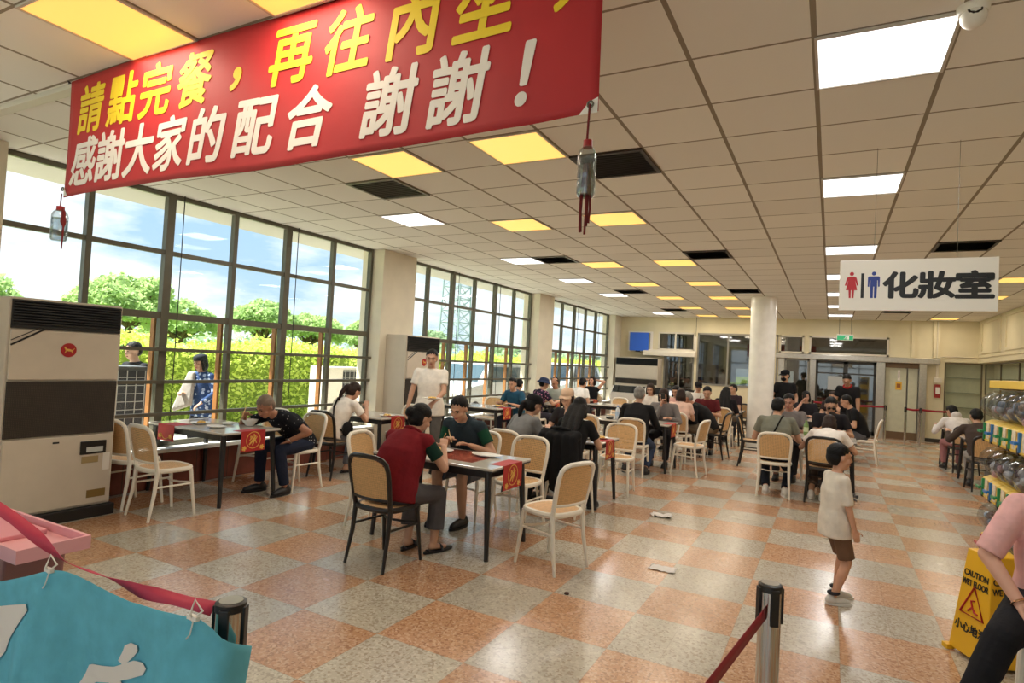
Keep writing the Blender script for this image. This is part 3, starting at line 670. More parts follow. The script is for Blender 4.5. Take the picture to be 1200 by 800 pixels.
for cx in (-.09, .09):
    for k in range(5): an = k*2*PI/5; g.tube([(cx, -.0055, -.12), (cx+.026*math.cos(an), -.0055, -.12+.026*math.sin(an))], [.007, .011], 5)
g.build('gold_print', GOLD, rn_, .6)

# ------------------------------------------------------------------ small things on the tables
CER = mat('white crockery', (240,238,232), .25); FOOD = mat('yellow rice', (222,180,104), .8, var=.25, vscale=60, bump=.6, bscale=90); SOUP = mat('brown broth', (150,96,52), .2)
def plate(x, y, z, r, label, food=True, oval=1.0):
    t = thing('plate', label, 'plate', (x, y, z)); t.scale = (oval, 1, 1)
    MB().lathe([(r*.6, .001), (r*.62, .0035), (r*.97, .016), (r, .019), (r*.96, .0195), (r*.6, .0065), (0, .006)], 28).build('dish', CER, t)
    if food:
        rn = random.Random(int(x*100)); m = MB()
        for k in range(14): a = rn.uniform(0, 6.28); q = r*.42*rn.random(); m.ell((q*math.cos(a), q*math.sin(a), .012), (r*.2, r*.2, .022), n=8, m=5)
        m.build('food', FOOD, t)
def bowl(x, y, z, r, label):
    t = thing('bowl', label, 'bowl', (x, y, z))
    MB().lathe([(r*.5, .001), (r*.55, .008), (r*.9, r*.55), (r, r*.8), (r*.95, r*.8), (r*.82, r*.5), (r*.4, .014), (0, .012)], 28).build('body', CER, t)
    MB().lathe([(0, r*.55), (r*.84, r*.56)], 24).build('soup', SOUP, t)
TZ = .7527
plate(-6.15, 4.32, TZ, .10, 'small white plate beside the window on the left table'); bowl(-5.72, 4.62, TZ, .085, 'white bowl under the eating man'); plate(-5.78, 4.25, TZ, .09, 'flat white dish in the middle of the left window table', False, 1.3); plate(-5.92, 4.5, TZ, .07, 'little white saucer on the left window table', False)
plate(-3.22, 4.72, TZ, .12, 'white plate between the maroon-vested woman and the dark-vested man', True, 1.2); plate(-2.75, 4.8, TZ, .10, 'white oval dish on the front table, near its empty chair', False, 1.5)
plate(-5.5, 6.72, TZ, .11, 'white dish before the woman in white'); plate(-5.45, 9.85, TZ, .13, 'plate of yellow rice before the man in blue'); plate(-5.4, 12.05, TZ, .11, 'white dish before the balding man')
plate(-2.62, 6.82, TZ, .12, 'white dish on the table right of the long-haired woman', False, 1.3); plate(-2.42, 6.95, TZ, .10, 'second white dish near the red runner of the long-haired woman table', True); plate(-3.2, 6.75, TZ, .12, 'white dish hidden before the capped woman in grey', True)
bowl(-.55, 9.85, TZ, .09, 'white bowl before the man with a crossbody strap'); bowl(-.02, 10.12, TZ, .085, 'white bowl before the man in sunglasses'); plate(-2.55, 11.75, TZ, .11, 'white dish before the stooping man in black')
def bottle(x, y, z, h, r, label, capc, labc=None, body=None):
    t = thing('bottle', label, 'bottle', (x, y, z)); 
    MB().lathe([(0, 0), (r*.9, .002), (r, .012), (r, h*.62), (r*.92, h*.72), (r*.42, h*.86), (r*.4, h*.92), (0, h*.92)], 20).build('body', body or CLEAR, t)
    MB().lathe([(0, h*.9), (r*.46, h*.9), (r*.46, h), (0, h)], 14).build('cap', capc, t)
    if labc: MB().lathe([(r*1.01, h*.25), (r*1.015, h*.26), (r*1.015, h*.55), (r*1.01, h*.56)], 20).build('label', labc, t)
BLUEP = mat('blue plastic', (48,110,196), .4); GREENP = mat('green bottle', (120,150,84), .3); PINKL = mat('lilac paper', (206,196,224), .5); BLUEL = mat('pale blue paper', (190,212,232), .5)
bottle(-3.08, 9.62, TZ, .23, .034, 'clear water bottle with blue cap left of the grey-haired man', BLUEP, BLUEL, mat('milky bottle', (226,230,234), .25))
bottle(-2.78, 6.62, TZ, .21, .034, 'pale lilac bottle beside the long-haired woman', PINKL, PINKL, mat('milky bottle', (226,230,234), .25))
bottle(-.30, 10.0, TZ, .22, .034, 'green drink bottle in the middle of the sunglasses man table', GREENP, mat('pale green label', (196,206,166), .5), GREENP)
t = thing('pouch', 'small black pouch lying beside the clear water bottle', 'pouch', (-3.2, 9.58, TZ)); m = MB(); m.ell((0, 0, .02), (.07, .05, .022), n=16); m.build('body', BLACKP, t); MB().tube([(-.06, 0, .025), (0, .02, .045), (.06, 0, .025)], .004, 6).build('zip', STEEL, t)
t = thing('phone', 'dark phone lying on the table before the woman in a black cap', 'phone', (-3.25, 6.6, TZ), 20); MB().box(-.037, .037, -.075, .075, 0, .009).build('body', BLACKP, t, None, .004); MB().box(-.033, .033, -.07, .07, .009, .0095).build('screen', mat('phone glass', (30,34,40), .08), t, None)

# backpack on a chair back, jacket on another
t = thing('backpack', 'black backpack hanging on a chair at the bottle table', 'bag', (-4.12, 9.85, 0)); m = MB()
m.ell((0, 0, .70), (.13, .17, .22)); m.ell((-.08, 0, .62), (.08, .14, .14)); link('body', remesh(m, .02, 3), cloth('black bag cloth', (30,28,28)), t)
MB().tube([(.07, -.08, .9), (.12, -.08, .95), (.16, -.08, .8)], .012, 6).tube([(.07, .08, .9), (.12, .08, .95), (.16, .08, .8)], .012, 6).build('strap', BLACKP, t); MB().ell((-.155, 0, .62), (.01, .09, .1)).build('pocket', cloth('black bag pocket', (46,42,42)), t)
t = thing('jacket', 'black jacket draped over the chair of the long-haired woman', 'jacket', (-2.52, 5.96, 0), -6); m = MB()
for k, (x, z0) in enumerate([(-.19, .36), (-.10, .42), (0, .34), (.10, .40), (.19, .30)]):
    m.cap((x, -.06, .86), (x*1.25, -.10, z0), .045, .055); m.cap((x, .05, .86), (x*1.1, .03, .62), .035, .03)
m.cap((-.2, 0, .885), (.2, 0, .885), .05, .05); m.cap((-.22, -.07, .8), (-.31, -.1, .22), .05, .045); link('cloth', remesh(m, .018, 3), cloth('black jacket cloth', (24,24,26)), t)
MB().tube([(-.12, .0, .93), (0, -.03, .95), (.12, 0, .93)], .02, 8).build('collar', cloth('black jacket cloth', (24,24,26)), t)
# ------------------------------------------------------------------ lettering helper
def text_mesh(body, size, shear=0, offset=0, ext=.0008, sx=1.0, align='CENTER'):   # offset thickens the strokes
    cu = D.curves.new('lettering', 'FONT'); cu.body = body; cu.size = size; cu.shear = shear; cu.extrude = ext; cu.align_x = align; cu.align_y = 'CENTER'; cu.resolution_u = 4
    o = D.objects.new('lettering', cu); COL.objects.link(o); dg = bpy.context.evaluated_depsgraph_get()
    me = D.meshes.new_from_object(o.evaluated_get(dg)); D.objects.remove(o); D.curves.remove(cu)
    vs = [v.co for v in me.vertices]
    x0, x1 = min(v.x for v in vs), max(v.x for v in vs); y0, y1 = min(v.y for v in vs), max(v.y for v in vs)
    for v in me.vertices: v.co.x = (v.co.x-(x0+x1)/2)*sx; v.co.y -= (y0+y1)/2
    if offset:
        bm = bmesh.new(); bm.from_mesh(me); src = bm.verts[:]+bm.edges[:]+bm.faces[:]
        for k in range(10):
            q = bmesh.ops.duplicate(bm, geom=src)['geom']; a = k*PI/5
            for v in q:
                if isinstance(v, bmesh.types.BMVert): v.co += V(offset*math.cos(a), offset*math.sin(a), .00002*(k+1))
        bm.to_mesh(me); bm.free()
    return me, (x1-x0)*sx, y1-y0
def place_text(name, body, size, M, m, parent, **k):
    me, w_, h_ = text_mesh(body, size, **k); me.transform(M); return link(name, me, m, parent)
UPXZ = Matrix(((1, 0, 0, 0), (0, 0, -1, 0), (0, 1, 0, 0), (0, 0, 0, 1)))     # text plane -> facing -Y
def at(x, y, z): return Matrix.Translation((x, y, z)) @ UPXZ

# ------------------------------------------------------------------ red banner with bottle weights
YEL = mat('yellow print', (238,206,40), .6); WPR = mat('white print', (232,224,216), .6)
BANM = mat('red banner cloth', (178,34,40), .62, var=.08, vscale=2.5, bump=.12, bscale=9)
bx0, bx1, bz0, bz1, bY = -4.43, -.775, 2.540, 3.30, 2.03
def bw(x, z): return .010*math.sin(x*2.3+z*2)+.006*math.sin(x*6.1-z*3)*(1-(z-bz0)/(bz1-bz0)*.6)
t = thing('banner', 'large red banner with yellow and white writing hanging under the ceiling', 'banner', (0, bY, 0)); m = MB(); nx, nz = 96, 20; vs = []; fs = []
def edge_z(u): return bz0+.012*math.sin(u*9)+(.018 if u > .93 else 0)*(u-.93)/.07
for k in range(nz+1):
    for i in range(nx+1):
        u = i/nx; x = bx0+(bx1-bx0)*u; z = edge_z(u)+(bz1-edge_z(u))*k/nz; vs.append((x, bw(x, z), z))
for k in range(nz):
    for i in range(nx): a = k*(nx+1)+i; fs.append((a, a+1, a+nx+2, a+nx+1))
m.add(vs, fs); o = m.build('cloth', BANM, t, 1.2); sl = o.modifiers.new('solid', 'SOLIDIFY'); sl.thickness = .0012
for row, mt, chars in ((3.085, YEL, [('請', -4.16), ('點', -3.81), ('完', -3.48), ('餐', -3.12), ('，', -2.78), ('再', -2.39), ('往', -2.02), ('內', -1.65), ('坐', -1.29), ('，', -.93)]),
        (2.755, WPR, [('感', -4.21), ('謝', -3.91), ('大', -3.62), ('家', -3.31), ('的', -2.98), ('配', -2.62), ('合', -2.24), ('謝', -1.76), ('謝', -1.40), ('！', -1.06)])):
    for ch, x in chars:
        me, w_, h_ = text_mesh(ch, .318, shear=.17, offset=.0075, sx=.95)
        big = ch not in '，！'
        me.transform(Matrix.Translation((x-(.02 if ch == '！' else 0), 0, row-(0 if big or ch == '！' else .06))) @ UPXZ)
        for v in me.vertices: v.co.y += bw(v.co.x, v.co.z)-.0035
        link('lettering', me, mt, t)
m = MB(); m.add([(bx1-.075, -.004+bw(bx1, bz0), bz0+.018), (bx1-.002, -.004+bw(bx1, bz0), bz0+.018), (bx1-.002, -.004+bw(bx1, bz0), bz0+.10)], [(0, 1, 2)])
m.build('corner_patch', WHITEP, t, None); m = MB(); m.add([(bx0+.045, -.004+bw(bx0, bz0), bz0+.01), (bx0+.002, -.004+bw(bx0, bz0), bz0+.01), (bx0+.002, -.004+bw(bx0, bz0), bz0+.07)], [(0, 1, 2)]); m.build('corner_patch', WHITEP, t, None)
for X in (bx0+.02, bx1-.03): MB().tube([(X+.011*math.cos(k*PI/6), -.009, bz0+.05+.011*math.sin(k*PI/6)) for k in range(12)], .004, 6, True).build('grommet', DARKM, t)
MB().tube([(bx0, 0, bz1-.01), (bx0-.03, 0, bz1+.005), (bx0-.08, .03, CH)], .004, 6).build('tie', BLACKP, t)
REDP = mat('red bottle cap', (160,30,34), .4); STRING = mat('dark red string', (110,22,26), .8)
def weight_bottle(x, y, ztop, h, r, label, rn_side, up=0.0):
    t = thing('weight_bottle', label, 'bottle', (x, y, ztop)); z0 = -.105-h
    MB().tube([(0, 0, up), (-.003, 0, -.05), (-.004, 0, -.09)], .0045, 6).build('string', STRING, t)
    MB().lathe([(0, z0), (r*.85, z0), (r, z0+.012), (r, z0+h*.30), (r*.95, z0+h*.33), (r, z0+h*.36), (r, z0+h*.8), (r*.85, z0+h*.9), (r*.45, z0+h), (r*.42, z0+h+.01)], 20).build('body', CLEAR, t)
    MB().lathe([(0, z0+.004), (r*.8, z0+.005), (r*.93, z0+.016), (r*.93, z0+h*.72), (0, z0+h*.72)], 20).build('water', glass_mat('weight water', (226,232,234), .12, .02), t)
    MB().lathe([(0, -.112), (r*.5, -.112), (r*.5, -.085), (0, -.08)], 14).build('cap', REDP, t)
    g = MB(); rn = random.Random(4)
    if rn_side:
        g.tube([(.01, 0, -.095), (.04, 0, -.12), (.045, 0, -.19), (.05, 0, -.22), (.045, 0, -.36)], [.008, .012, .018, .006, .005], 6)
    else:
        for k in range(5): a = k*1.3; x_ = .018*math.cos(a); y_ = .012*math.sin(a); g.tube([(x_*.5, y_*.5, z0+.12), (x_, y_, z0), (x_*1.1, y_, z0-.05), (x_*.9, y_, z0-.09-.03*rn.random()-.012*k)], .0045, 5)
    g.build('tassel', STRING, t); return t
weight_bottle(bx1-.03, bY-.012, bz0+.0, .185, .034, 'clear plastic bottle with red cap hanging from the right corner of the red banner', False, .05)
weight_bottle(bx0+.02, bY-.012, bz0+.02, .20, .047, 'shiny plastic bottle hanging from the left corner of the red banner', True)

# ------------------------------------------------------------------ toilet sign
t = thing('toilet_sign', 'white hanging toilet sign with red and blue figures and black writing', 'sign', (.495, 5.0, 2.315)); W_, H2 = .925, .365
MB().box(-W_/2, W_/2, -.012, .012, -H2/2, H2/2).build('board', mat('white sign board', (236,230,218), .35), t, None, .003)
SR, SB, SK = mat('sign red', (186,30,40), .5), mat('sign blue', (36,58,140), .5), mat('sign black', (22,22,22), .5)
def disc(m, cx, cz, r, n=20): m.prism([(cx+r*math.cos(2*PI*k/n), cz+r*math.sin(2*PI*k/n)) for k in range(n)], -.0145, -.012)
m = MB(); cx = -.385; disc(m, cx, .083, .0135); m.prism([(cx-.017, .063), (cx+.017, .063), (cx+.03, .055), (cx+.043, .0), (cx+.034, -.003), (cx+.022, .035), (cx+.036, -.035), (cx-.036, -.035), (cx-.022, .035), (cx-.034, -.003), (cx-.043, .0), (cx-.03, .055)], -.0145, -.012)
m.prism([(cx-.018, -.035), (cx-.003, -.035), (cx-.003, -.092), (cx-.015, -.092)], -.0145, -.012); m.prism([(cx+.003, -.035), (cx+.018, -.035), (cx+.015, -.092), (cx+.003, -.092)], -.0145, -.012); m.build('woman_pictogram', SR, t, None)
m = MB(); cx = -.247; disc(m, cx, .083, .0135); m.prism([(cx-.03, .063), (cx+.03, .063), (cx+.037, .055), (cx+.037, -.01), (cx+.027, -.012), (cx+.025, .035), (cx+.021, .035), (cx+.021, -.01), (cx-.021, -.01), (cx-.021, .035), (cx-.025, .035), (cx-.027, -.012), (cx-.037, -.01), (cx-.037, .055)], -.0145, -.012)
m.prism([(cx-.021, -.01), (cx-.003, -.01), (cx-.003, -.092), (cx-.019, -.092)], -.0145, -.012); m.prism([(cx+.003, -.01), (cx+.021, -.01), (cx+.019, -.092), (cx+.003, -.092)], -.0145, -.012); m.build('man_pictogram', SB, t, None)
MB().box(-.326, -.307, -.0145, -.012, -.092, .086).build('divider', SK, t, None)
for ch, x in (('化', -.085), ('妝', .125), ('室', .335)):
    me, w_, h_ = text_mesh(ch, .2, offset=.0085, sx=1.08); s_ = .176/h_; me.transform(at(x, -.0135, 0) @ Matrix.Diagonal((.2/w_, s_, 1, 1))); link('lettering', me, SK, t)
MB().tube([(-.25, 0, H2/2), (-.25, 0, CH-2.315)], .0015, 5).tube([(.235, 0, H2/2), (.235, 0, CH-2.315)], .0015, 5).build('hanging_wire', DARKM, t)

# ------------------------------------------------------------------ retractable belt posts, belts, teal cloth
BELTR = mat('dark red belt', (150,26,40), .6); BELTP = mat('pink red belt', (190,44,74), .6)
def post(x, y, label, h=.95, r=.036):
    t = thing('barrier_post', label, 'barrier post', (x, y, 0))
    MB().lathe([(0, 0), (.17, 0), (.17, .012), (.15, .022), (r+.01, .035), (0, .035)], 36).build('base', STEEL, t)
    MB().lathe([(r, .02), (r, h-.02)], 28).build('pole', CHROME, t)
    MB().lathe([(0, h-.025), (r+.002, h-.025), (r+.002, h-.004), (r-.004, h), (0, h)], 28).build('cap', BLACKP, t)
    MB().lathe([(0, h-.004), (r-.008, h-.002), (r-.008, h+.0015), (0, h+.0015)], 28).build('cap_disc', STEEL, t)
    for k in range(4):
        a = k*PI/2+.5; M_ = Matrix.Rotation(a, 4, 'Z'); m = MB(); m.box(r-.004, r+.006, -.014, .014, h-.13, h-.012, M_); m.build('belt_clip', BLACKP, t, None, .003)
    return t
post(-.155, 2.22, 'chrome barrier post with black cap standing alone in the near aisle')
post(-1.47, 1.165, 'chrome barrier post at the right end of the teal cloth', .93, .040)
post(-3.06, 1.085, 'chrome barrier post outside the frame at the left end of the teal cloth', 1.1)
post(-.42, .50, 'chrome barrier post behind the camera holding the dark red belt', .93)
post(1.68, 18.05, 'thin barrier post before the pale double doors, left one', .98, .022); post(2.0, 18.05, 'thin barrier post before the pale double doors, right one', .98, .022); post(1.27, 18.3, 'thin barrier post at the dark glass doors', .98, .022)
def belt(label, pts, wd, m_, twist=None):
    t = thing('barrier_belt', label, 'barrier belt', (0, 0, 0)); m = MB(); vs = []
    P = [Vector(p) for p in pts]; n = 40; fs = []
    for i in range(n+1):
        u = i/n*(len(P)-1); k = min(int(u), len(P)-2); p = P[k].lerp(P[k+1], u-k); tg = (P[k+1]-P[k]).normalized(); side = tg.cross(V(0, 0, 1)).normalized()
        a = (twist(i/n) if twist else 0); upv = V(0, 0, 1)*math.cos(a)+side*math.sin(a); vs += [tuple(p+upv*wd/2), tuple(p-upv*wd/2)]
    for i in range(n): fs.append((2*i, 2*i+1, 2*i+3, 2*i+2))
    m.add(vs, fs); o = m.build('strap', m_, t, 1.2); s = o.modifiers.new('solid', 'SOLIDIFY'); s.thickness = .0012; return t
belt('dark red belt running from the lone chrome post towards the camera', [(-.165, 2.185, .86), (-.28, 1.4, .845), (-.41, .54, .86)], .045, BELTR)
LA, LB = V(-1.505, 1.15, .895), V(-3.0, 1.09, 1.06)
belt('pink red twisted belt along the top of the teal cloth', [LA+V(0, -.012, .012), V(-1.82, 1.125, .888), V(-2.21, 1.11, .900), V(-2.55, 1.10, .985), LB], .04, BELTP, lambda u: 1.15*math.sin(u*PI*3.1+.6))
belt('red belt between the thin posts at the pale double doors', [(1.70, 18.05, .93), (1.85, 18.05, .915), (1.98, 18.05, .93)], .05, BELTR); belt('red belt stretched across the dark glass doors', [(1.25, 18.3, .93), (.4, 18.3, .90), (-.4, 18.3, .93)], .05, BELTR); belt('red belt from the pale door posts to the right wall shelf', [(2.02, 18.05, .93), (2.3, 18.05, .92), (2.62, 18.05, .93)], .05, BELTR)
post(2.64, 18.05, 'thin barrier post beside the display shelves', .98, .022); post(-.42, 18.3, 'thin barrier post left of the dark glass doors', .98, .022)
TEAL = cloth('teal banner cloth', (104,182,202)); dirL = (LB-LA); dirL.z = 0; LL = dirL.length; dirL.normalize(); nrm = V(dirL.y, -dirL.x, 0)
if nrm.y > 0: nrm = -nrm
TIES = (.08, .90)                                     # distances along the cloth where it is tied up
TOPZ = [(-.5, .70), (-.2, .815), (-.13, .85), (-.06, .885), (0, .90), (.16, .88), (.31, .872), (.5, .887), (.66, .893), (.72, .885), (.86, .835), (1.02, .785), (1.6, .68)]
def topz(s):
    for (a, b), (c, e) in zip(TOPZ, TOPZ[1:]):
        if s <= c: return b+(e-b)*(s-a)/(c-a)
    return .68
def wave(s, v):
    f = .014*math.sin(s*7+v*3)+.008*math.sin(s*17+v*2)
    for q in (.01, .715): f += .034*math.exp(-((s-q-.12*(v)*(1 if s > q else -1))/.09)**2)
    return f*(.35+.65*min(1, v*2.5))
def clothp(s, v, off=0):
    if s < 0:                                         # wraps back round the right-hand post
        b = LA+nrm*(.05+wave(0, v)); q = -s-.085; a = min(PI/2, max(0, q)/.035); ex = max(0, q-.055)
        p = V(b.x, b.y, 0)+(-dirL)*(min(-s, .085)+.035*math.sin(a))+(-nrm)*(.035*(1-math.cos(a))+ex)
    else: p = V(LA.x, LA.y, 0)+dirL*s+nrm*(.05+wave(s, v)+off)
    return V(p.x, p.y, topz(s)-v*.62)
t = thing('cloth_banner', 'teal cloth with white brush strokes hung on the belt barrier', 'banner', (0, 0, 0)); vs = []; fs = []; ns, nv = 90, 30
for k in range(nv+1):
    for i in range(ns+1): vs.append(tuple(clothp(-.185+1.645*i/ns, k/nv)))
for k in range(nv):
    for i in range(ns): a = k*(ns+1)+i; fs.append((a, a+1, a+ns+2, a+ns+1))
m = MB(); m.add(vs, fs); o = m.build('cloth', TEAL, t, 1.2); s_ = o.modifiers.new('solid', 'SOLIDIFY'); s_.thickness = .0015
def inv_plane(px, py):                                # photograph pixel -> point (s, z) of the hanging cloth
    d = CF*705.6+CR*(px-600)+CU*(400-py); o_ = V(0, 0, CAM_H); p0 = V(LA.x, LA.y, 0)+nrm*.055; k = (p0-o_).dot(nrm)/d.dot(nrm); q = o_+d*k
    return (q-V(LA.x, LA.y, 0)).dot(dirL), q.z
def stroke(poly):
    bm = bmesh.new(); vv = []
    for px, py in poly:
        s, z = inv_plane(px, py); vv.append(bm.verts.new((s, z, 0)))
    bm.faces.new(vv); bmesh.ops.triangulate(bm, faces=bm.faces[:])
    for _ in range(3): bmesh.ops.subdivide_edges(bm, edges=bm.edges[:], cuts=1, use_grid_fill=True)
    for v in bm.verts:
        s, z = v.co.x, v.co.y; vv_ = (topz(s)-z)/.62; v.co = clothp(s, vv_, .006)
    me = D.meshes.new('brush_stroke'); bm.to_mesh(me); bm.free(); link('brush_stroke', me, WPR, t)
F3 = lambda L: [(x/3, 533+y/3) for x, y in L]
stroke(F3([(-60, 535), (0, 530), (60, 524), (105, 519), (119, 540), (80, 590), (42, 612), (46, 640), (30, 685), (0, 720), (-40, 770), (-60, 700), (-30, 650), (0, 625), (-20, 600), (-60, 610)]))
stroke(F3([(415, 722), (432, 690), (440, 668), (462, 659), (484, 668), (487, 688), (470, 708), (448, 728), (428, 736)]))
stroke(F3([(262, 815), (285, 775), (300, 742), (316, 738), (320, 755), (400, 744), (470, 722), (505, 728), (520, 748), (505, 772), (460, 786), (420, 795), (440, 830), (430, 900), (380, 960), (340, 950), (380, 880), (380, 800), (330, 800), (290, 830)]))
for s in (.01, .715):
    p = clothp(s, 0, .004); g = MB(); g.tube([p+V(0, 0, -.01), p+V(0, -.012, .015), p+V(0, 0, .05), p+V(.02, .01, .02), p+V(0, -.006, -.005)], .0035, 6).tube([p, p+V(.004, -.012, -.04), p+V(-.01, -.012, -.055)], .0022, 5); g.box(p.x-.02, p.x+.02, p.y-.008, p.y+.004, p.z-.004, p.z+.008); g.build('cable_tie', WHITEP, t)

# ------------------------------------------------------------------ pink trolley
PINK = mat('pink plastic', (236,170,176), .42, var=.03); MAUVE = mat('mauve plastic', (150,104,104), .5)
t = thing('trolley', 'pink plastic trolley with a rimmed tray top at the left edge', 'trolley', (-3.20, 1.345, 0)); a, b = .42, .135
m = MB(); m.box(-a+.004, a-.004, -b+.004, b-.004, .755, .765); 
for q in ((-a, a, -b, -b+.014), (-a, a, b-.014, b), (-a, -a+.014, -b+.014, b-.014), (a-.014, a, -b+.014, b-.014)): m.box(q[0], q[1], q[2], q[3], .745, .80)
m.build('tray', PINK, t); MB().box(-a+.05, a-.28, -.1, .1, .765, .785).build('notebook', mat('pink pad', (226,150,160), .5), t, None, .004)
m = MB(); m.loft([[(-a+.06, -b+.03, .25), (a-.18, -b+.03, .25), (a-.18, b-.03, .25), (-a+.06, b-.03, .25)], [(-a+.03, -b+.02, .744), (a-.14, -b+.02, .744), (a-.14, b-.02, .744), (-a+.03, b-.02, .744)]]); m.build('bin', MAUVE, t, None, .01)
for sx in (-1, 1):
    for sy in (-1, 1): MB().box(sx*(a-.22)-.015, sx*(a-.22)+.015, sy*(b-.05)-.015, sy*(b-.05)+.015, .06, .74).build('leg', PINK, t, None, .003); MB().lathe([(0, -.012), (.03, -.012), (.03, .012), (0, .012)], 16, M=Matrix.Translation((sx*(a-.22), sy*(b-.05), .03)) @ Matrix.Rotation(PI/2, 4, 'X')).build('wheel', BLACKP, t)

# ------------------------------------------------------------------ capsule toy machines
YM = mat('yellow machine plastic', (240,200,70), .4); DOME = glass_mat('dome plastic', (236,238,240), .07, .08, .4)
KN = {'g': mat('green knob', (40,140,90), .35), 'b': mat('blue knob', (50,120,190), .35), 'r': mat('red knob', (186,50,46), .35)}
CAPS = [mat('capsule %s' % n, c, .3) for n, c in (('grey', (190,190,196)), ('white', (238,236,236)), ('brown', (160,126,116)), ('pink', (214,166,170)), ('blue', (160,180,206)))]
gx, gy0, gp = 1.40, 6.77, .285
for lv in range(3):
    for k in range(5):
        y = gy0-gp*k; z = .12+.5*lv
        t = thing('capsule_machine', 'yellow capsule toy machine on the %s tier, %s from the far end of the rack' % (['lowest', 'middle', 'top'][lv], ['first', 'second', 'third', 'fourth', 'fifth'][k]), 'toy machine', (gx, y, z), 90, 'yellow capsule toy machines')
        hw = .135
        m = MB(); m.prism([(-.16, 0), (.10, 0), (.16, .03), (.15, .19), (.10, .215), (-.16, .215)], -hw, hw, 'x'); m.build('body', YM, t, None, .006)
        m = MB(); pr = [(-.13, .222), (.06, .222), (.15, .26), (.19, .33), (.175, .41), (.12, .465), (.03, .485), (-.13, .485)]; m.prism(pr, -hw+.004, hw-.004, 'x'); m.build('dome', DOME, t, .9, .012)
        m = MB(); m.prism([(-.14, .485), (.02, .485), (.05, .49), (.03, .498), (-.14, .498)], -hw, hw, 'x'); m.build('lid', WHITEP, t, None)
        rn = random.Random(lv*10+k); m = MB()
        for q in range(11):
            m.cur = rn.randrange(5); m.ell((rn.uniform(-.09, .09), rn.uniform(-.08, .12), rn.choice((.262, .262, .315, .315, .365))), (.032, .032, .032), n=10, m=6)
        co = m.build('capsules', CAPS, t, 1.2); co['kind'] = 'stuff'
        MB().box(-.115, -.02, .155, .163, .05, .19).build('paper_panel', mat('printed card', (222,206,180), .5, var=.35, vscale=30), t, None)
        kk = 'gbg'[k % 3] if lv else 'rbr'[k % 3]
        MB().box(.035, .065, .15, .172, .04, .19).build('knob_plate', KN[kk], t, None, .004); MB().tube([(.05, .172, .11), (.05, .20, .11)], .012, 8).box(-.005, .105, .192, .206, .10, .122).build('knob', KN[kk], t)
        MB().box(.075, .125, .15, .165, .02, .07).build('chute', BLACKP, t, None)
t = thing('machine_rack', 'yellow rack carrying the capsule toy machines', 'rack', (gx+.02, gy0-2*gp, 0)); 
MB().box(-.17, .15, -gp*2.55, gp*2.55, 0, .118).build('plinth', YM, t, None, .004); MB().box(.15, .19, -gp*2.55, gp*2.55, 0, 1.66).build('back_board', YM, t, None, .004); MB().box(-.14, .19, -gp*2.52, gp*2.52, 1.622, 1.69).build('top_board', YM, t, None, .006)

# ------------------------------------------------------------------ wet floor sign
SY_ = mat('yellow sign plastic', (240,184,30), .4); t = thing('wet_floor_sign', 'yellow folding wet floor sign standing behind the pink-shirted person', 'sign', (.91, 4.62, 0), 27); hb, ht, HS = .155, .095, .64
m = MB(); m.loft([[(-hb, -hb, .02), (hb, -hb, .02), (hb, hb, .02), (-hb, hb, .02)], [(-ht, -ht, HS), (ht, -ht, HS), (ht, ht, HS), (-ht, ht, HS)]]); m.build('body', SY_, t, None, .006)
for sx in (-1, 1):
    for sy in (-1, 1): MB().box(sx*hb-.025, sx*hb+.025, sy*hb-.025, sy*hb+.025, 0, .03).build('foot', SY_, t, None, .004)
tilt = math.atan((hb-ht)/(HS-.02))
def face(k):
    return Matrix.Rotation(k*PI/2, 4, 'Z') @ Matrix.Translation((0, -(hb+ht)/2-.0025, (HS+.02)/2)) @ Matrix.Rotation(-tilt, 4, 'X') @ UPXZ
for k in (0, 3):
    Fm = face(k)
    place_text('lettering', 'CAUTION', .05, Fm @ Matrix.Translation((0, .17, 0)), SK, t, offset=.0012, sx=.85); place_text('lettering', 'WET FLOOR', .05, Fm @ Matrix.Translation((0, .115, 0)), SK, t, offset=.0012, sx=.72); place_text('lettering', '小心地滑', .062, Fm @ Matrix.Translation((0, -.15, 0)), SK, t, offset=.0015)
    tri = [Vector((.105*math.sin(a), .115*math.cos(a)-.015, 0)) for a in (0, 2*PI/3, 4*PI/3)]
    MB().tube([Fm @ p for p in tri], .008, 6, True).build('warning_triangle', SR, t)
    MB().tube([Fm @ Vector(p) for p in ((-.03, -.05, .001), (0, -.02, .001), (.02, -.045, .001), (.045, -.05, .001))], .006, 5).tube([Fm @ Vector(p) for p in ((0, -.02, .001), (-.015, .015, .001), (.012, .02, .001))], .005, 5).build('slipping_figure', SR, t)

# ------------------------------------------------------------------ cameras, exit sign, back wall things
def dome_cam(x, y, label, s=1.0):
    t = thing('security_camera', label, 'camera', (x, y, CH)); t.scale = (s, s, s)
    MB().lathe([(0, 0), (.062, 0), (.062, -.02), (.055, -.035), (0, -.035)], 28).build('base', WHITEP, t); MB().ell((-.0, -.012, -.055), (.05, .05, .05), n=20, m=12).build('ball', WHITEP, t)
    M_ = Matrix.Translation((0, -.012, -.055)) @ Matrix.Rotation(R(62), 4, 'X'); MB().lathe([(0, .048), (.026, .044), (.03, .038), (0, .03)], 20, M=M_).build('lens', mat('lens black', (14,14,18), .08), t)
dome_cam(.50, 3.22, 'white dome security camera beside the nearest white panel light'); dome_cam(-.75, 17.2, 'tiny ceiling camera right of the white column', .9)
t = thing('exit_sign', 'small green exit sign box hanging over the glass doors', 'sign', (.32, BY-.30, 2.78)); MB().box(-.21, .21, -.03, .03, -.085, .085).build('housing', WHITEP, t, None, .004); MB().box(-.2, .2, -.033, -.029, -.075, .06).build('panel', mat('green lit panel', (20,130,80), .4, emit=(20,140,84), es=.35), t, None)
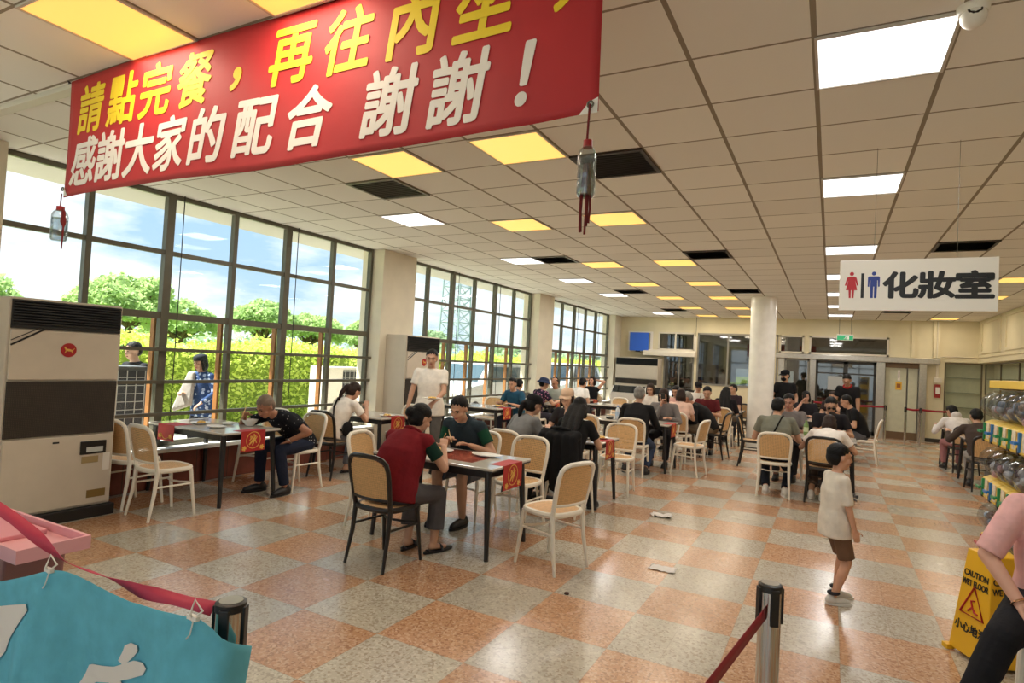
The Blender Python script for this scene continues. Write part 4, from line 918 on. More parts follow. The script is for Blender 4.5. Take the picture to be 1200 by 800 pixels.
m = MB(); m.ell((.02, -.035, .03), (.014, .003, .014)); m.tube([(.02, -.035, .015), (.0, -.035, -.02), (-.03, -.035, -.05)], .008, 5).tube([(.0, -.035, -.02), (.025, -.035, -.03), (.02, -.035, -.06)], .008, 5).tube([(.015, -.035, .01), (.045, -.035, -.01)], .006, 5).box(.06, .10, -.036, -.033, -.06, .04); m.build('running_figure', WHITEP, t); MB().tube([(-.15, 0, .085), (-.15, 0, CH-2.78)], .006, 6).tube([(.15, 0, .085), (.15, 0, CH-2.78)], .006, 6).build('hanger', DARKM, t)
t = thing('monitor_box', 'square blue box mounted on a white board over the wide air conditioner', 'box', (-5.72, BY, 2.48)); MB().box(-.42, .42, -.03, -.002, -.34, .34).build('backboard', WHITEP, t, None, .004); MB().box(-.30, .34, -.24, -.03, -.32, .29).build('casing', mat('grey casing', (120,122,120), .5), t, None, .006); MB().box(-.30, .34, -.246, -.238, -.32, .29).build('front', mat('blue front', (44,98,206), .35), t, None)
MB().tube([(-.0, -.2, -.32), (.1, -.2, -.40), (.4, -.1, -.36), (.6, -.05, -.30)], .008, 6).box(-.1, .06, -.22, -.18, -.36, -.32).build('cable', BLACKP, t)
t = thing('air_curtain', 'long white air curtain mounted above the back windows beside the blue box', 'air curtain', (-4.7, BY, 2.12)); MB().prism([(-.28, -.10), (-.02, -.10), (-.02, .10), (-.20, .10), (-.28, .03)], -.85, .85, 'x').build('casing', BEIGE, t, None, .008); MB().box(-.8, .8, -.22, -.05, -.106, -.1).build('outlet', BLACKP, t, None)
t = thing('hanging_rod', 'thin rod hanging from the ceiling at the end of the air curtain', 'rod', (-3.86, BY-.2, 0)); MB().tube([(0, 0, CH), (0, 0, 2.66)], .008, 6).build('rod', DARKM, t); MB().box(-.03, .03, -.02, .02, 2.0, 2.68).build('bracket', BEIGE, t, None, .004)
def freezer(x, y, label, w_=1.1):
    t = thing('chest_freezer', label, 'freezer', (x, y, 0)); MB().prism([(-.33, .06), (.33, .06), (.33, .98), (.30, 1.0), (-.10, 1.0), (-.33, .8)], -w_/2, w_/2, 'x').build('body', WHITEP, t, None, .01)
    m = MB(); m.tube([(-w_/2+.06, -.338, .82), (-w_/2+.06, -.25, .91), (-w_/2+.06, -.12, 1.006)], .004, 6); m.add([(-w_/2+.05, -.336, .805), (w_/2-.05, -.336, .805), (w_/2-.05, -.10, 1.008), (-w_/2+.05, -.10, 1.008)], [(0, 1, 2, 3)]); m.box(-w_/2+.05, w_/2-.05, -.1, .28, 1.0, 1.008); m.build('glass_lid', mat('dark freezer glass', (34,36,38), .06), t, None); MB().box(-w_/2+.02, w_/2-.02, -.3, .3, 0, .06).build('base', BLACKP, t, None)
    MB().box(-w_/2+.12, w_/2-.12, -.337, -.33, .35, .6).build('front_panel', BEIGE, t, None)
freezer(-5.55, 18.55, 'white chest freezer with dark glass lid before the wide air conditioner'); freezer(-4.2, 18.7, 'white chest freezer with dark glass lid right of the wide air conditioner', 1.3)
CART = mat('brown carton', (170,132,84), .8, var=.1, vscale=4); CARTD = mat('grey brown carton', (128,112,90), .8, var=.15, vscale=4)
def carton(x, y, z, sx, sy, sz, label, mm=CART):
    t = thing('carton', label, 'box', (x, y, z), 0, 'cartons behind the back windows'); MB().box(-sx/2, sx/2, -sy/2, sy/2, 0, sz).build('box', mm, t, None, .006); MB().box(-.03, .03, -sy/2-.002, sy/2+.002, .0, sz+.002).build('tape', mat('carton tape', (196,170,120), .4), t, None)
    MB().box(-sx/2+.05, -sx/2+.18, -sy/2-.003, -sy/2, sz*.3, sz*.6).build('label', WHITEP, t, None)
for i, (x, z, h) in enumerate([(-4.6, 0, .5), (-4.6, .5, .5), (-4.6, 1.0, .48), (-4.6, 1.48, .46)]): carton(x, 20.75, z, .5, .4, h-.002, 'brown carton behind the back windows, %s of the left stack' % ['bottom one', 'second one', 'third one', 'topmost one'][i], CARTD)
for i, (x, z, h) in enumerate([(-4.08, 0, .6), (-4.08, .6, .6), (-4.08, 1.2, .55)]): carton(x, 20.75, z, .45, .4, h-.002, 'grey brown carton behind the back windows, %s of the right stack' % ['bottom one', 'middle one', 'topmost one'][i], CARTD)
t = thing('storage_shelf', 'low shelf behind the back window counter carrying two tan cartons', 'shelf', (-3.3, 20.75, 0)); MB().box(-.5, .5, -.22, .22, 1.22, 1.26).box(-.5, .5, -.22, .22, .5, .54).build('boards', CARTD, t, None)
for sx in (-.48, .48): MB().box(sx-.02, sx+.02, -.22, .22, 0, 1.22).build('upright', DARKM, t, None)
carton(-3.48, 20.75, 1.26, .36, .36, .56, 'tall tan carton behind the counter glass, left one'); carton(-3.1, 20.75, 1.26, .36, .36, .56, 'tall tan carton behind the counter glass, right one')
t = thing('notice', 'white notice taped to the counter glass beside the column', 'notice', (-1.62, BY, 1.28)); MB().box(-.09, .09, -.004, 0, -.15, .15).build('sheet', WHITEP, t, None); MB().box(-.06, .06, -.006, -.004, .04, .1).build('print', mat('grey print', (120,120,120), .6), t, None)
t = thing('door_notice', 'yellow square notice below a slim white one on the pale door', 'notice', (1.68, BY+.008, 1.5)); MB().box(-.075, .075, -.006, 0, -.13, .09).build('yellow_sheet', mat('yellow paper', (226,176,60), .6), t, None); MB().box(-.045, .045, -.008, -.006, -.07, .04).build('print', mat('red brown print', (150,90,40), .6), t, None); MB().box(-.03, .03, -.006, 0, .13, .42).build('white_strip', WHITEP, t, None); MB().box(-.012, .012, -.008, -.006, .2, .37).build('strip_print', SK, t, None)
t = thing('fire_panel', 'red and white fire equipment plate on the back wall beside the shelves', 'panel', (2.56, BY-.1, 1.42)); MB().box(-.07, .07, -.05, 0, -.2, .16).build('case', mat('fire red', (150,40,34), .4), t, None, .006); MB().box(-.045, .045, -.054, -.05, -.1, .08).build('label', WHITEP, t, None); MB().box(-.09, .09, -.08, 0, .2, .34).build('junction_box', BEIGE, t, None, .006); MB().tube([(0, -.03, .34), (.0, -.03, .8), (.06, -.03, .9), (.16, .06, .92), (.85, .085, .92)], .012, 8).tube([(-.03, -.03, .34), (-.03, -.03, 1.88)], .012, 8).build('conduit', BEIGE, t)
BACKM = mat('shelf back panel', (226,214,178), .6, var=.05)
def display(label, loc, rz, n, w_):
    t = thing('display_shelf', label, 'shelf unit', loc, rz); hw = n*w_/2
    MB().box(-hw, hw, .0, .02, .12, 2.18).build('back_panel', BACKM, t, None); MB().box(-hw, hw, -.26, .02, 0, .12).build('plinth', BACKM, t, None)
    for z in (.55, .98, 1.38, 1.78): MB().box(-hw, hw, -.24, 0, z, z+.012).build('shelf', CLEAR, t, None)
    m = MB()
    for k in range(n+1): X = -hw+k*w_; m.box(X-.015, X+.015, -.27, -.24, .12, 2.18)
    m.box(-hw, hw, -.27, -.24, 2.15, 2.18).build('frame', mat('bronze frame', (110,98,76), .4, .4), t, None); MB().box(-hw, hw, -.258, -.254, .12, 2.15).build('glass', GLASS, t, None)
display('glass display shelves set in the back wall corner', (3.14, BY+.28, 0), 0, 1, .80); display('long glass display shelves set in the right wall', (3.82, 14.9, 0), -90, 6, 1.6)

# ------------------------------------------------------------------ things outside
def condenser(label, loc, w_, h, dark):
    t = thing('outdoor_condenser', label, 'condenser', loc, -90); MB().box(-w_/2, w_/2, -.22, .2, .04, h).build('body', WHITEP if not dark else mat('grey condenser', (90,92,94), .5), t, None, .01); x0, x1 = (-w_/2+.03, w_/2-.03) if dark else (-w_/2+.05, w_*.1)
    MB().box(x0, x1, .2, .21, .1, h-.05).build('grille', mat('dark condenser fins', (52,54,58), .5), t, None); m = MB(); k = x0
    while k < x1: m.box(k, k+.008, .21, .218, .1, h-.05); k += .11
    k = .12
    while k < h-.05: m.box(x0, x1, .21, .218, k, k+.008); k += .10
    m.build('wire_guard', mat('pale wire', (190,190,186), .5), t, None); MB().box(-w_/2+.08, -w_/2+.16, -.2, .2, 0, .04).box(w_/2-.16, w_/2-.08, -.2, .2, 0, .04).build('feet', BLACKP, t, None)
condenser('tall dark gridded condenser outside beside the left air conditioner', (-7.85, 4.05, GZ), 1.1, 1.46, True); condenser('white outdoor condenser outside near the first pillar', (-7.75, 8.05, GZ), .9, 1.5, False)
def car(label, loc, rz, paint, glassm, L_=4.5, W_=1.82, H_=1.66):
    t = thing('car', label, 'car', loc, rz); hl = L_/2
    prof = [(-hl, .45), (-hl+.02, .8), (-hl+.1, .98), (-hl+.25, 1.02), (-hl+.42, H_-.12), (-hl+.7, H_), (hl-2.2, H_), (hl-1.9, H_-.05), (hl-1.25, 1.08), (hl-.3, .96), (hl-.05, .8), (hl, .5), (hl-.1, .3), (-hl+.1, .3)]
    vs = []; n = len(prof); cols = [(-1, .0), (-.93, .06), (-.3, .08), (.3, .08), (.93, .06), (1, .0)]; rings = []
    for c, b in cols: rings.append([(c*W_/2*(1 if z < 1.1 else 1-.2*(z-1.1)/(H_-1.1)), y+(-b if y > 0 else b)*0, z) for y, z in prof])
    m = MB(); m.loft(rings); m.build('body', paint, t, .5, .04, 3)
    m = MB(); f = 1.01
    m.add([(-.68, hl-1.30, 1.10), (.68, hl-1.30, 1.10), (.60, hl-1.88, H_-.10), (-.60, hl-1.88, H_-.10)], [(0, 1, 2, 3)], Matrix.Translation((0, .03, .02)))
    for sx in (-1, 1):
        X0 = sx*(W_/2*.995+.008); X1 = sx*(W_/2*.83+.02); m.add([(X0, hl-1.45, 1.10), (X0, -hl+.5, 1.10), (X1, -hl+.75, H_-.12), (X1, hl-1.95, H_-.12)], [(0, 1, 2, 3)])
    m.build('windows', glassm, t, None)
    for sx in (-1, 1): MB().ell((sx*.62, hl-.06, .80), (.2, .08, .09)).build('headlight', mat('headlight', (236,236,230), .1), t)
    MB().box(-.42, .42, hl-.06, hl+.02, .62, .82).build('front_grille', BLACKP, t, None, .02); MB().box(-.22, .22, hl, hl+.03, .45, .56).build('number_plate', WHITEP, t, None)
    for sx in (-1, 1):
        for y in (hl-.85, -hl+.85):
            M_ = Matrix.Translation((sx*(W_/2-.1), y, .33)) @ Matrix.Rotation(PI/2, 4, 'Y'); w0 = MB().lathe([(0, -.11), (.22, -.11), (.33, -.09), (.33, .09), (.22, .11), (0, .11)], 24, M=M_).build('wheel', BLACKP, t); MB().lathe([(0, -.118), (.2, -.112), (.2, .112), (0, .118)], 12, M=M_).build('hub_cap', STEEL, w0)
CARG = mat('car window', (70,90,100), .08)
car('silver car parked outside behind the man in blue', (-9.5, 15.6, GZ), 180, mat('silver car paint', (206,210,212), .3, .2), CARG); car('dark-windowed silver van parked outside right of the silver car', (-9.2, 21.5, GZ), 178, mat('pale van paint', (190,196,200), .3, .2), mat('van window', (40,52,60), .08), 4.7, 1.8, 1.75); car('white car parked outside beyond the last window bay', (-9.4, 31.5, GZ), 180, mat('white car paint', (232,232,230), .3), CARG)

# ------------------------------------------------------------------ litter on the floor
PAP = mat('white tissue', (232,226,220), .8)
def tissue(x, y, label, sz, sd, flat):
    t = thing('tissue', label, 'litter', (x, y, 0)); rn = random.Random(sd); vs = []; n = 9
    for j in range(n):
        for i in range(n): vs.append((sz*(i/(n-1)-.5)*(1+.2*rn.random()), sz*.7*(j/(n-1)-.5), .004+flat*rn.random()))
    m = MB(); m.add(vs, [(j*n+i, j*n+i+1, (j+1)*n+i+1, (j+1)*n+i) for j in range(n-1) for i in range(n-1)]); o = m.build('sheet', PAP, t, 1.2); s = o.modifiers.new('s', 'SOLIDIFY'); s.thickness = .001
tissue(-1.16, 5.02, 'flat white napkin lying on the floor in the near aisle', .19, 1, .008); tissue(-1.6, 6.75, 'crumpled white tissue lying further along the aisle floor', .20, 2, .03); 
t = thing('litter_cap', 'small dark cap lying on the floor before the empty front chair', 'litter', (-1.61, 4.06, 0)); MB().lathe([(0, 0), (.018, 0), (.018, .010), (.015, .013), (0, .013)], 20).build('shell', mat('dark cap', (70,40,34), .4), t)
# ------------------------------------------------------------------ people
def two_bone(a, t, l1, l2, pole):
    d = t-a; L_ = d.length; mx_ = (l1+l2)*.998
    if L_ > mx_: d = d*(mx_/L_); L_ = mx_; t = a+d
    u = d.normalized(); c = (l1*l1-l2*l2+L_*L_)/(2*L_); h = math.sqrt(max(l1*l1-c*c, 0))
    pv = pole-u*pole.dot(u); pv = pv.normalized() if pv.length > 1e-5 else V(0, -1, 0)
    return a+u*c+pv*h, t
SKINS = {}
def skin(c): return mat('skin %d %d %d' % c, c, .5, var=.05, vscale=10)
HAIRM = {'black': mat('black hair', (13,11,11), .55, spec=.25, var=.25, vscale=30, bump=.4, bscale=70), 'brown': mat('brown hair', (44,28,20), .55, spec=.25, var=.25, vscale=30, bump=.4, bscale=70), 'grey': mat('grey hair', (128,124,118), .6, var=.25, vscale=30, bump=.4, bscale=70), 'thin': mat('thin grey hair', (120,100,84), .6, var=.2, vscale=30)}
EYEM = mat('dark eye', (30,22,20), .2); LIPM = mat('lip', (158,86,78), .5); FRAMEM = mat('spectacle frame', (24,22,22), .3)
SHOEK = mat('black shoe', (28,26,26), .5); SHOEW = mat('white trainer', (206,202,194), .5, var=.1, vscale=20); SOLEM = mat('white sole', (226,222,214), .5)
def person(label, x, y, rz, h=1.66, seat=.462, lean=8, slump=8, hp=12, hy=0, twist=0, L=None, R_=None, fl=None, fr=None, shirt=(120,120,120), sleeve='short', pants=(60,60,64), plen='long', shoe='k',
           hair='short', hc='black', sk=(196,150,122), wide=1.0, vox=.012, z0=0, strap=None, vest=None, collar=None, glasses=None, mask=False, smat=None, hs=1.0, curl=28, lpole=None, rpole=None, group=None, toes=0, hem=0.0, name='person', side=0):
    t = thing(name, label, 'person', (x, y, z0), rz, group); s = h/1.70; S = skin(sk)
    P0 = V(0, 0, seat+.088*s) if seat else V(0, 0, .925*s)
    def dirv(a, b=0): return V(math.sin(R(b)), math.sin(R(a))*math.cos(R(b)), math.cos(R(a))*math.cos(R(b)))
    u1, u2, u3 = dirv(lean, side), dirv(lean+slump*.6, side), dirv(lean+slump*1.2, side)
    W1 = P0+u1*.14*s; C1 = W1+u2*.19*s; SCt = C1+u3*.15*s; NB = SCt+u3*.055*s
    qz = Matrix.Rotation(R(twist), 3, 'Z'); rx = qz @ V(1, 0, 0); rx = (rx-u3*rx.dot(u3)).normalized(); fw = u3.cross(rx)
    rxh = V(1, 0, 0)
    pit = R(hp+(lean+slump)*.35); hyr = R(hy+twist)
    Hm = Matrix.Rotation(hyr, 3, 'Z') @ Matrix.Rotation(-pit, 3, 'X'); hr_, hf, hu = Hm @ V(1, 0, 0), Hm @ V(0, 1, 0), Hm @ V(0, 0, 1)
    HC = NB+(u3*.5+hu*.5).normalized()*.145*s*(.3+.7*hs)+hf*.018*s
    sb = s; s = s*hs
    def H(a, b, c): return HC+(hr_*a+hf*b+hu*c)*sb*hs
    s = sb
    def ring(c, ax, up, a, b, n=22, p=2.4):
        ay = up.cross(ax).normalized(); o = []
        for j in range(n):
            th = 2*PI*j/n; q, w_ = math.cos(th), math.sin(th); o.append(c+ax*(a*s*math.copysign(abs(q)**(2/p), q))+ay*(b*s*math.copysign(abs(w_)**(2/p), w_)))
        return o
    def torso(m, g, low=-.06, top=True):
        w_ = wide
        hg = .03*s if low < -.1 else 0
        rs = [ring(P0+u1*low*s, rxh, u1, .165*w_+g+hg, .112*w_+g+hg), ring(P0+u1*.03*s, rxh, u1, .166*w_+g+hg*.6, .115*w_+g+hg*.6), ring(W1, rxh, u1, .152*w_+g, .11*w_+g), ring(W1.lerp(C1, .55), rxh.lerp(rx, .5).normalized(), u2, .16*w_+g, .112*w_+g), ring(C1, rx, u2, .168*(.5+.5*w_)+g, .112*w_+g), ring(SCt-u3*.035*s, rx, u3, .158*(.6+.4*w_)+g, .088+g), ring(SCt+u3*.022*s, rx, u3, .12+g, .064+g), ring(NB+u3*(.004)*s, rx, u3, .062+g*.6, .056+g*.6)]
        m.loft(rs)
    # limbs
    SH = {-1: SCt-rx*.178*s*(.55+.45*wide)-u3*.01*s, 1: SCt+rx*.178*s*(.55+.45*wide)-u3*.01*s}
    dflt = {k: (V(k*.10, .34, .79) if seat else V(k*.24*s, .06, .80*s)) for k in (-1, 1)}
    tg = {-1: V(*L) if L else dflt[-1], 1: V(*R_) if R_ else dflt[1]}
    pol = {-1: V(*lpole) if lpole else V(-.55, -.35, -.75), 1: V(*rpole) if rpole else V(.55, -.35, -.75)}
    arm = {}
    for k in (-1, 1):
        el, wr = two_bone(SH[k], tg[k], .285*s, .255*s, pol[k]); arm[k] = (SH[k], el, wr)
    HIP = {k: P0+V(k*.088*s*wide, .0, -.015*s) for k in (-1, 1)}
    fd = {k: (V(k*.12, .40, .085*s) if seat else V(k*.095*s, .0, .085*s)) for k in (-1, 1)}
    ft = {-1: V(*fl) if fl else fd[-1], 1: V(*fr) if fr else fd[1]}
    leg = {}
    for k in (-1, 1):
        kn, an = two_bone(HIP[k], ft[k], .435*s, .42*s, V(k*.12, 1, .55 if seat else .05)); leg[k] = (HIP[k], kn, an)
    m = MB(); torso(m, 0)
    m.cap(NB-u3*.02*s, HC+hu*(-.06*s)-hf*.012*s, .056*s, .05*s)
    for k in (-1, 1):
        a, b, c = arm[k]; m.cap(a, b, .046*s, .039*s); m.cap(b, c, .040*s, .026*s)
        a, b, c = leg[k]; m.cap(a, b, .083*s*wide, .055*s); m.cap(b, b.lerp(c, .35), .054*s, .055*s); m.cap(b.lerp(c, .35), c, .055*s, .034*s)
        tn = R(toes*k); fdv = V(math.sin(tn), math.cos(tn), 0); m.cap(c+V(0, 0, -.03*s)-fdv*.03*s, c+fdv*.13*s+V(0, 0, -.058*s), .032*s, .022*s)
    m.cap(SH[-1]-u3*.006*s, SH[1]-u3*.006*s, .046*s, .046*s)
    # head
    s = sb*hs
    m.ell(H(0, -.012, .028), (.077*s, .096*s, .090*s), Hm, 18, 12); m.ell(H(0, .018, -.045), (.060*s, .072*s, .072*s), Hm, 16, 10); m.ell(H(0, .045, -.085), (.036*s, .036*s, .03*s), Hm)
    m.cap(H(0, .083, .012), H(0, .103, -.026), .010*s, .0145*s); m.ell(H(0, .082, .028), (.05*s, .016*s, .012*s), Hm)
    for k in (-1, 1): m.ell(H(k*.079, -.006, -.006), (.011*s, .02*s, .032*s), Hm); m.ell(H(k*.042, .058, -.03), (.024*s, .024*s, .022*s), Hm)
    s = sb
    # hands: a palm, four fingers and a thumb
    fv = min(vox, .0075)
    fr_ = .0085*s if vox <= .008 else (.0095*s if vox <= .0125 else .011*s)
    for k in (-1, 1):
        a, b, wv = arm[k]; d = (wv-b).normalized(); nn = V(0, 0, -1) if abs(d.z) < .8 else V(-k*.9, .2, 0); nn = (nn-d*nn.dot(d)).normalized(); lt = d.cross(nn)*(1 if k > 0 else -1)
        if lt.dot(V(-k, 0.3, .2)) < 0: lt = -lt
        for q in (-.028, -.009, .010, .028): m.cap(wv+lt*q*.6*s, wv+d*.082*s+lt*q*s, .014*s, .0125*s, 8, 2)
        for i, ln in enumerate((.074, .082, .076, .060)):
            p = wv+d*.084*s+lt*(.030-.020*i)*s; an = R(curl*.6)
            for j, f_ in enumerate((.45, .31, .24)):
                dv = d*math.cos(an)+nn*math.sin(an); e = p+dv*ln*f_*s; m.cap(p, e, fr_*(1-.08*j), fr_*(.94-.08*j), 8, 2); p = e; an += R(curl)
        p = wv+d*.022*s+lt*.026*s; e = p+(d*.6+lt*.7+nn*.25).normalized()*.045*s; m.cap(p, e, .013*s, .011*s, 8, 2); m.cap(e, e+(d*.85+lt*.25+nn*.35).normalized()*.034*s, .0105*s, .009*s, 8, 2)
    link('body', remesh(m, vox, 3 if vox < .011 else 2), S, t)
    # face details
    s = sb*hs
    q = MB()
    for k in (-1, 1): q.ell(H(k*.031, .0872, .008), (.0115*s, .006*s, .0048*s), Hm, 10, 6)
    q.build('eyes', EYEM, t, 1.2); q = MB()
    for k in (-1, 1): q.tube([H(k*.014, .094, .028), H(k*.032, .094, .033), H(k*.05, .083, .028)], [.0035*s, .0045*s, .003*s], 6)
    q.build('eyebrows', HAIRM['black' if hc in ('thin',) else hc], t, 1.2)
    MB().ell(H(0, .0875, -.062), (.023*s, .010*s, .0075*s), Hm, 12, 6).build('lips', LIPM, t, 1.2)
    # hair
    if hair != 'none':
        m = MB(); hv = max(.006, vox*.85)
        m.ell(H(0, -.022, .046), (.087*s, .100*s, .089*s), Hm, 20, 12)
        if hair in ('short', 'cap', 'hat', 'thinning'): m.ell(H(0, -.048, .0), (.083*s, .073*s, .085*s), Hm, 18, 10)
        else: m.ell(H(0, -.04, -.005), (.090*s, .085*s, .10*s), Hm, 18, 10)
        if hair == 'bob':
            m.ell(H(0, -.042, -.05), (.098*s, .088*s, .10*s), Hm, 18, 10)
            for k in (-1, 1): m.cap(H(k*.076, .02, .02), H(k*.08, .015, -.10), .022*s, .024*s)
        if hair == 'long':
            for k in (-.055, 0, .055):
                b = H(k, -.07, -.02); m.cap(b, NB+rx*k*1.3*s-fw*.105*s-u3*.03*s, .06*s, .055*s); m.cap(NB+rx*k*1.3*s-fw*.105*s-u3*.03*s, C1+rx*k*1.5*s-fw*.145*s, .052*s, .04*s); m.cap(C1+rx*k*1.5*s-fw*.145*s, W1.lerp(C1, .45)+rx*k*1.2*s-fw*.14*s, .04*s, .02*s)
            for k in (-1, 1): m.cap(H(k*.072, .0, .03), H(k*.08, -.02, -.10), .026*s, .03*s)
        if hair == 'ponytail': m.cap(H(0, -.10, .03), H(0, -.145, -.02), .03*s, .036*s); m.cap(H(0, -.145, -.02), H(0, -.15, -.13), .036*s, .032*s); m.cap(H(0, -.15, -.13), H(0, -.12, -.24), .032*s, .012*s)
        if hair == 'bun': m.ell(H(0, -.125, .005), (.05*s, .045*s, .05*s), Hm)
        me = remesh(m, hv, 2); bm = bmesh.new(); bm.from_mesh(me); inv = Hm.transposed(); kill = []
        for v in bm.verts:
            p = inv @ (v.co-HC)/s
            hl = (.078 if hair in ('short', 'cap', 'hat') else .060 if hair != 'thinning' else .10)+.006*math.sin(p.x*190+p.y*60)+.004*math.sin(p.x*420+1)
            if (p.y > .012 and p.z < hl-.02*abs(p.x)/.08+(.0 if p.y > .05 else -.02)) and not (hair in ('bob', 'long') and abs(p.x) > .066 and p.y < .05): kill.append(v)
            elif hair in ('short', 'cap', 'hat', 'thinning') and (p.z < -.075 or (p.y > -.028 and p.z < .022)): kill.append(v)
            elif hair == 'thinning' and p.z > .085 and p.y > -.06: kill.append(v)
        bmesh.ops.delete(bm, geom=kill, context='VERTS'); bm.to_mesh(me); bm.free(); link('hair', me, HAIRM[hc], t)
    # clothes
    s = sb
    SM = smat or cloth('shirt cloth %d %d %d' % shirt, shirt); PM = cloth('trouser cloth %d %d %d' % pants, pants); m = MB(); g = .016
    torso(m, g, -.07-hem if not seat else -.055)
    m.cap(SH[-1]-u3*.004*s, SH[1]-u3*.004*s, .064*s, .064*s)
    for k in (-1, 1):
        a, b, c = arm[k]
        if sleeve == 'short': e = a.lerp(b, .62); m.cap(a, a.lerp(b, .25), .066*s, .062*s); m.frus(a, e, .060*s, .063*s)
        elif sleeve == 'elbow': m.cap(a, a.lerp(b, .5), .064*s, .062*s); m.frus(a, a.lerp(b, .96), .064*s, .060*s)
        elif sleeve == 'long': m.cap(a, b, .062*s, .053*s); m.cap(b, b.lerp(c, .5), .053*s, .047*s); m.frus(b, b.lerp(c, .95), .053*s, .038*s)
        elif sleeve == 'none': pass
    link('shirt', remesh(m, max(.0085, vox), 3), SM, t)
    if vest:
        m = MB(); torso(m, .030, -.075); m.cap(SH[-1]*.94+SCt*.06, SH[1]*.94+SCt*.06, .066*s, .066*s)
        for k in (-1, 1): a, b, c = arm[k]; m.cap(a, a.lerp(b, .10), .068*s, .066*s)
        o = link('vest', remesh(m, max(.0085, vox), 3), cloth('vest cloth %d %d %d' % vest, vest), t)
    if collar or vest:
        cc = collar or vest; pts = []
        for j in range(16): th = 2*PI*j/16; pts.append(NB+u3*.012*s+rx*(.078*s*math.cos(th))+fw*(.075*s*math.sin(th)+.004)+u3*(-.03*s*max(0, math.sin(th))))
        MB().tube(pts, .016*s, 8, True).build('collar', cloth('collar cloth %d %d %d' % cc, cc), t)
    m = MB(); m.ell(P0+V(0, 0, -.005), (.178*s*wide, .13*s*wide, .115*s), None, 20, 12)
    if not seat: torso_ = None; m.loft([ring(P0+V(0, 0, -.10*s), rxh, V(0, 0, 1), .165*wide+.012, .115*wide+.012), ring(P0+V(0, 0, .09*s), rxh, V(0, 0, 1), .16*wide+.010, .118*wide)])
    for k in (-1, 1):
        a, b, c = leg[k]; m.cap(a, a.lerp(b, .5), .098*s*wide, .084*s*(.4+.6*wide))
        if plen == 'long': m.cap(a.lerp(b, .5), b, .084*s*(.4+.6*wide), .068*s); m.cap(b, b.lerp(c, .4), .068*s, .066*s); m.frus(b, b.lerp(c, .93), .068*s, .056*s)
        elif plen == 'crop': m.cap(a.lerp(b, .5), b, .088*s, .078*s); m.frus(b, b.lerp(c, .72), .078*s, .082*s)
        else: m.frus(a.lerp(b, .3), a.lerp(b, .93), .094*s, .090*s)
    link('shorts' if plen == 'short' else 'trousers', remesh(m, max(.0085, vox), 3), PM, t)
    for k in (-1, 1):
        a, b, c = leg[k]; tn = R(toes*k); F_ = V(math.sin(tn), math.cos(tn), 0); r_ = V(F_.y, -F_.x, 0); gz = c.z-.085*s
        def sp(u_, v_, w_): return c+F_*u_*s+r_*v_*s+V(0, 0, w_*s-.085*s)
        if shoe == 'sandal':
            so = MB(); so.loft([[sp(u_, v_, w_) for u_, v_ in [(.165*math.cos(2*PI*j/20)*1.0+.055-.0, .047*math.sin(2*PI*j/20)*(1.05+.15*math.cos(2*PI*j/20))) for j in range(20)]] for w_ in (0, .016)]); o = so.build('shoe', SHOEK, t)
            MB().tube([sp(.07, -.048, .012), sp(.07, -.03, .046), sp(.07, 0, .056), sp(.07, .03, .046), sp(.07, .048, .012)], .012*s, 6).tube([sp(-.06, -.03, .015), sp(-.075, 0, .03), sp(-.06, .03, .015)], .007*s, 6).build('strap', SHOEK, o); continue
        m = MB(); m.cap(sp(-.045, 0, .045), sp(.06, 0, .042), .045*s, .046*s); m.cap(sp(.06, 0, .042), sp(.155, 0, .030), .046*s, .034*s); m.cap(sp(-.02, 0, .08), sp(-.015, 0, .045), .044*s, .046*s)
        me = remesh(m, .010, 2)
        for v in me.vertices:
            if v.co.z < gz+.004: v.co.z = gz+.004
        o = link('shoe', me, SHOEK if shoe == 'k' else SHOEW, t)
        so = MB(); so.loft([[sp(.055+(.15 if math.cos(2*PI*j/24) > 0 else .145)*math.cos(2*PI*j/24), .05*math.sin(2*PI*j/24), w_) for j in range(24)] for w_ in (.001, .022)]); so.build('sole', SOLEM if shoe == 'w' else SHOEK, o)
    # extras
    s = sb*hs
    if glasses:
        q = MB()
        for k in (-1, 1): q.tube([H(k*.034+.024*math.cos(j*PI/6), .104, .006+.019*math.sin(j*PI/6)) for j in range(12)], .0028*s, 5, True); q.tube([H(k*.058, .10, .012), H(k*.083, .0, .01)], .0025*s, 5)
        q.tube([H(-.01, .106, .01), H(.01, .106, .01)], .0025*s, 5); o = q.build('glasses', FRAMEM, t)
        if glasses == 'sun':
            q = MB()
            for k in (-1, 1): q.ell(H(k*.034, .102, .004), (.026*s, .006*s, .02*s), Hm, 14, 6)
            q.build('sunglass_lenses', mat('dark lens', (10,10,12), .08), t)
    if mask: MB().ell(H(0, .062, -.055), (.062*s, .056*s, .05*s), Hm, 16, 10).build('face_mask', cloth('black mask cloth', (26,26,28)), t)
    s = sb
    if strap:
        pts = []
        a0, a1 = (-1, 1) if strap == 'l' else (1, -1)
        A = SH[a0]*.45+SCt*.55+u3*.066*s; B = P0+rx*(a1*.185*s*wide)+u1*.06*s
        bk = -fw*(.135*s*wide); fk = fw*(.142*s*wide)
        pts = [B, P0.lerp(C1, .45)+bk*1.05+rx*a1*.06*s, C1+bk*1.1+rx*a0*.02*s, SCt+bk*.85+rx*a0*.07*s, A, SCt+fk*.62+rx*a0*.06*s-u3*.02*s, C1+fk*1.0, W1+fk*1.03+rx*a1*.09*s, B]
        MB().tube(pts, .022*s, 6, flat=.35).build('crossbody_strap', cloth('black strap cloth', (28,26,26)), t)
    return t, dict(HC=HC, H=H, Hm=Hm, arm=arm, leg=leg, s=sb*hs, P0=P0, C1=C1, SC=SCt, NB=NB, fw=fw, rx=rx, W1=W1, u3=u3)
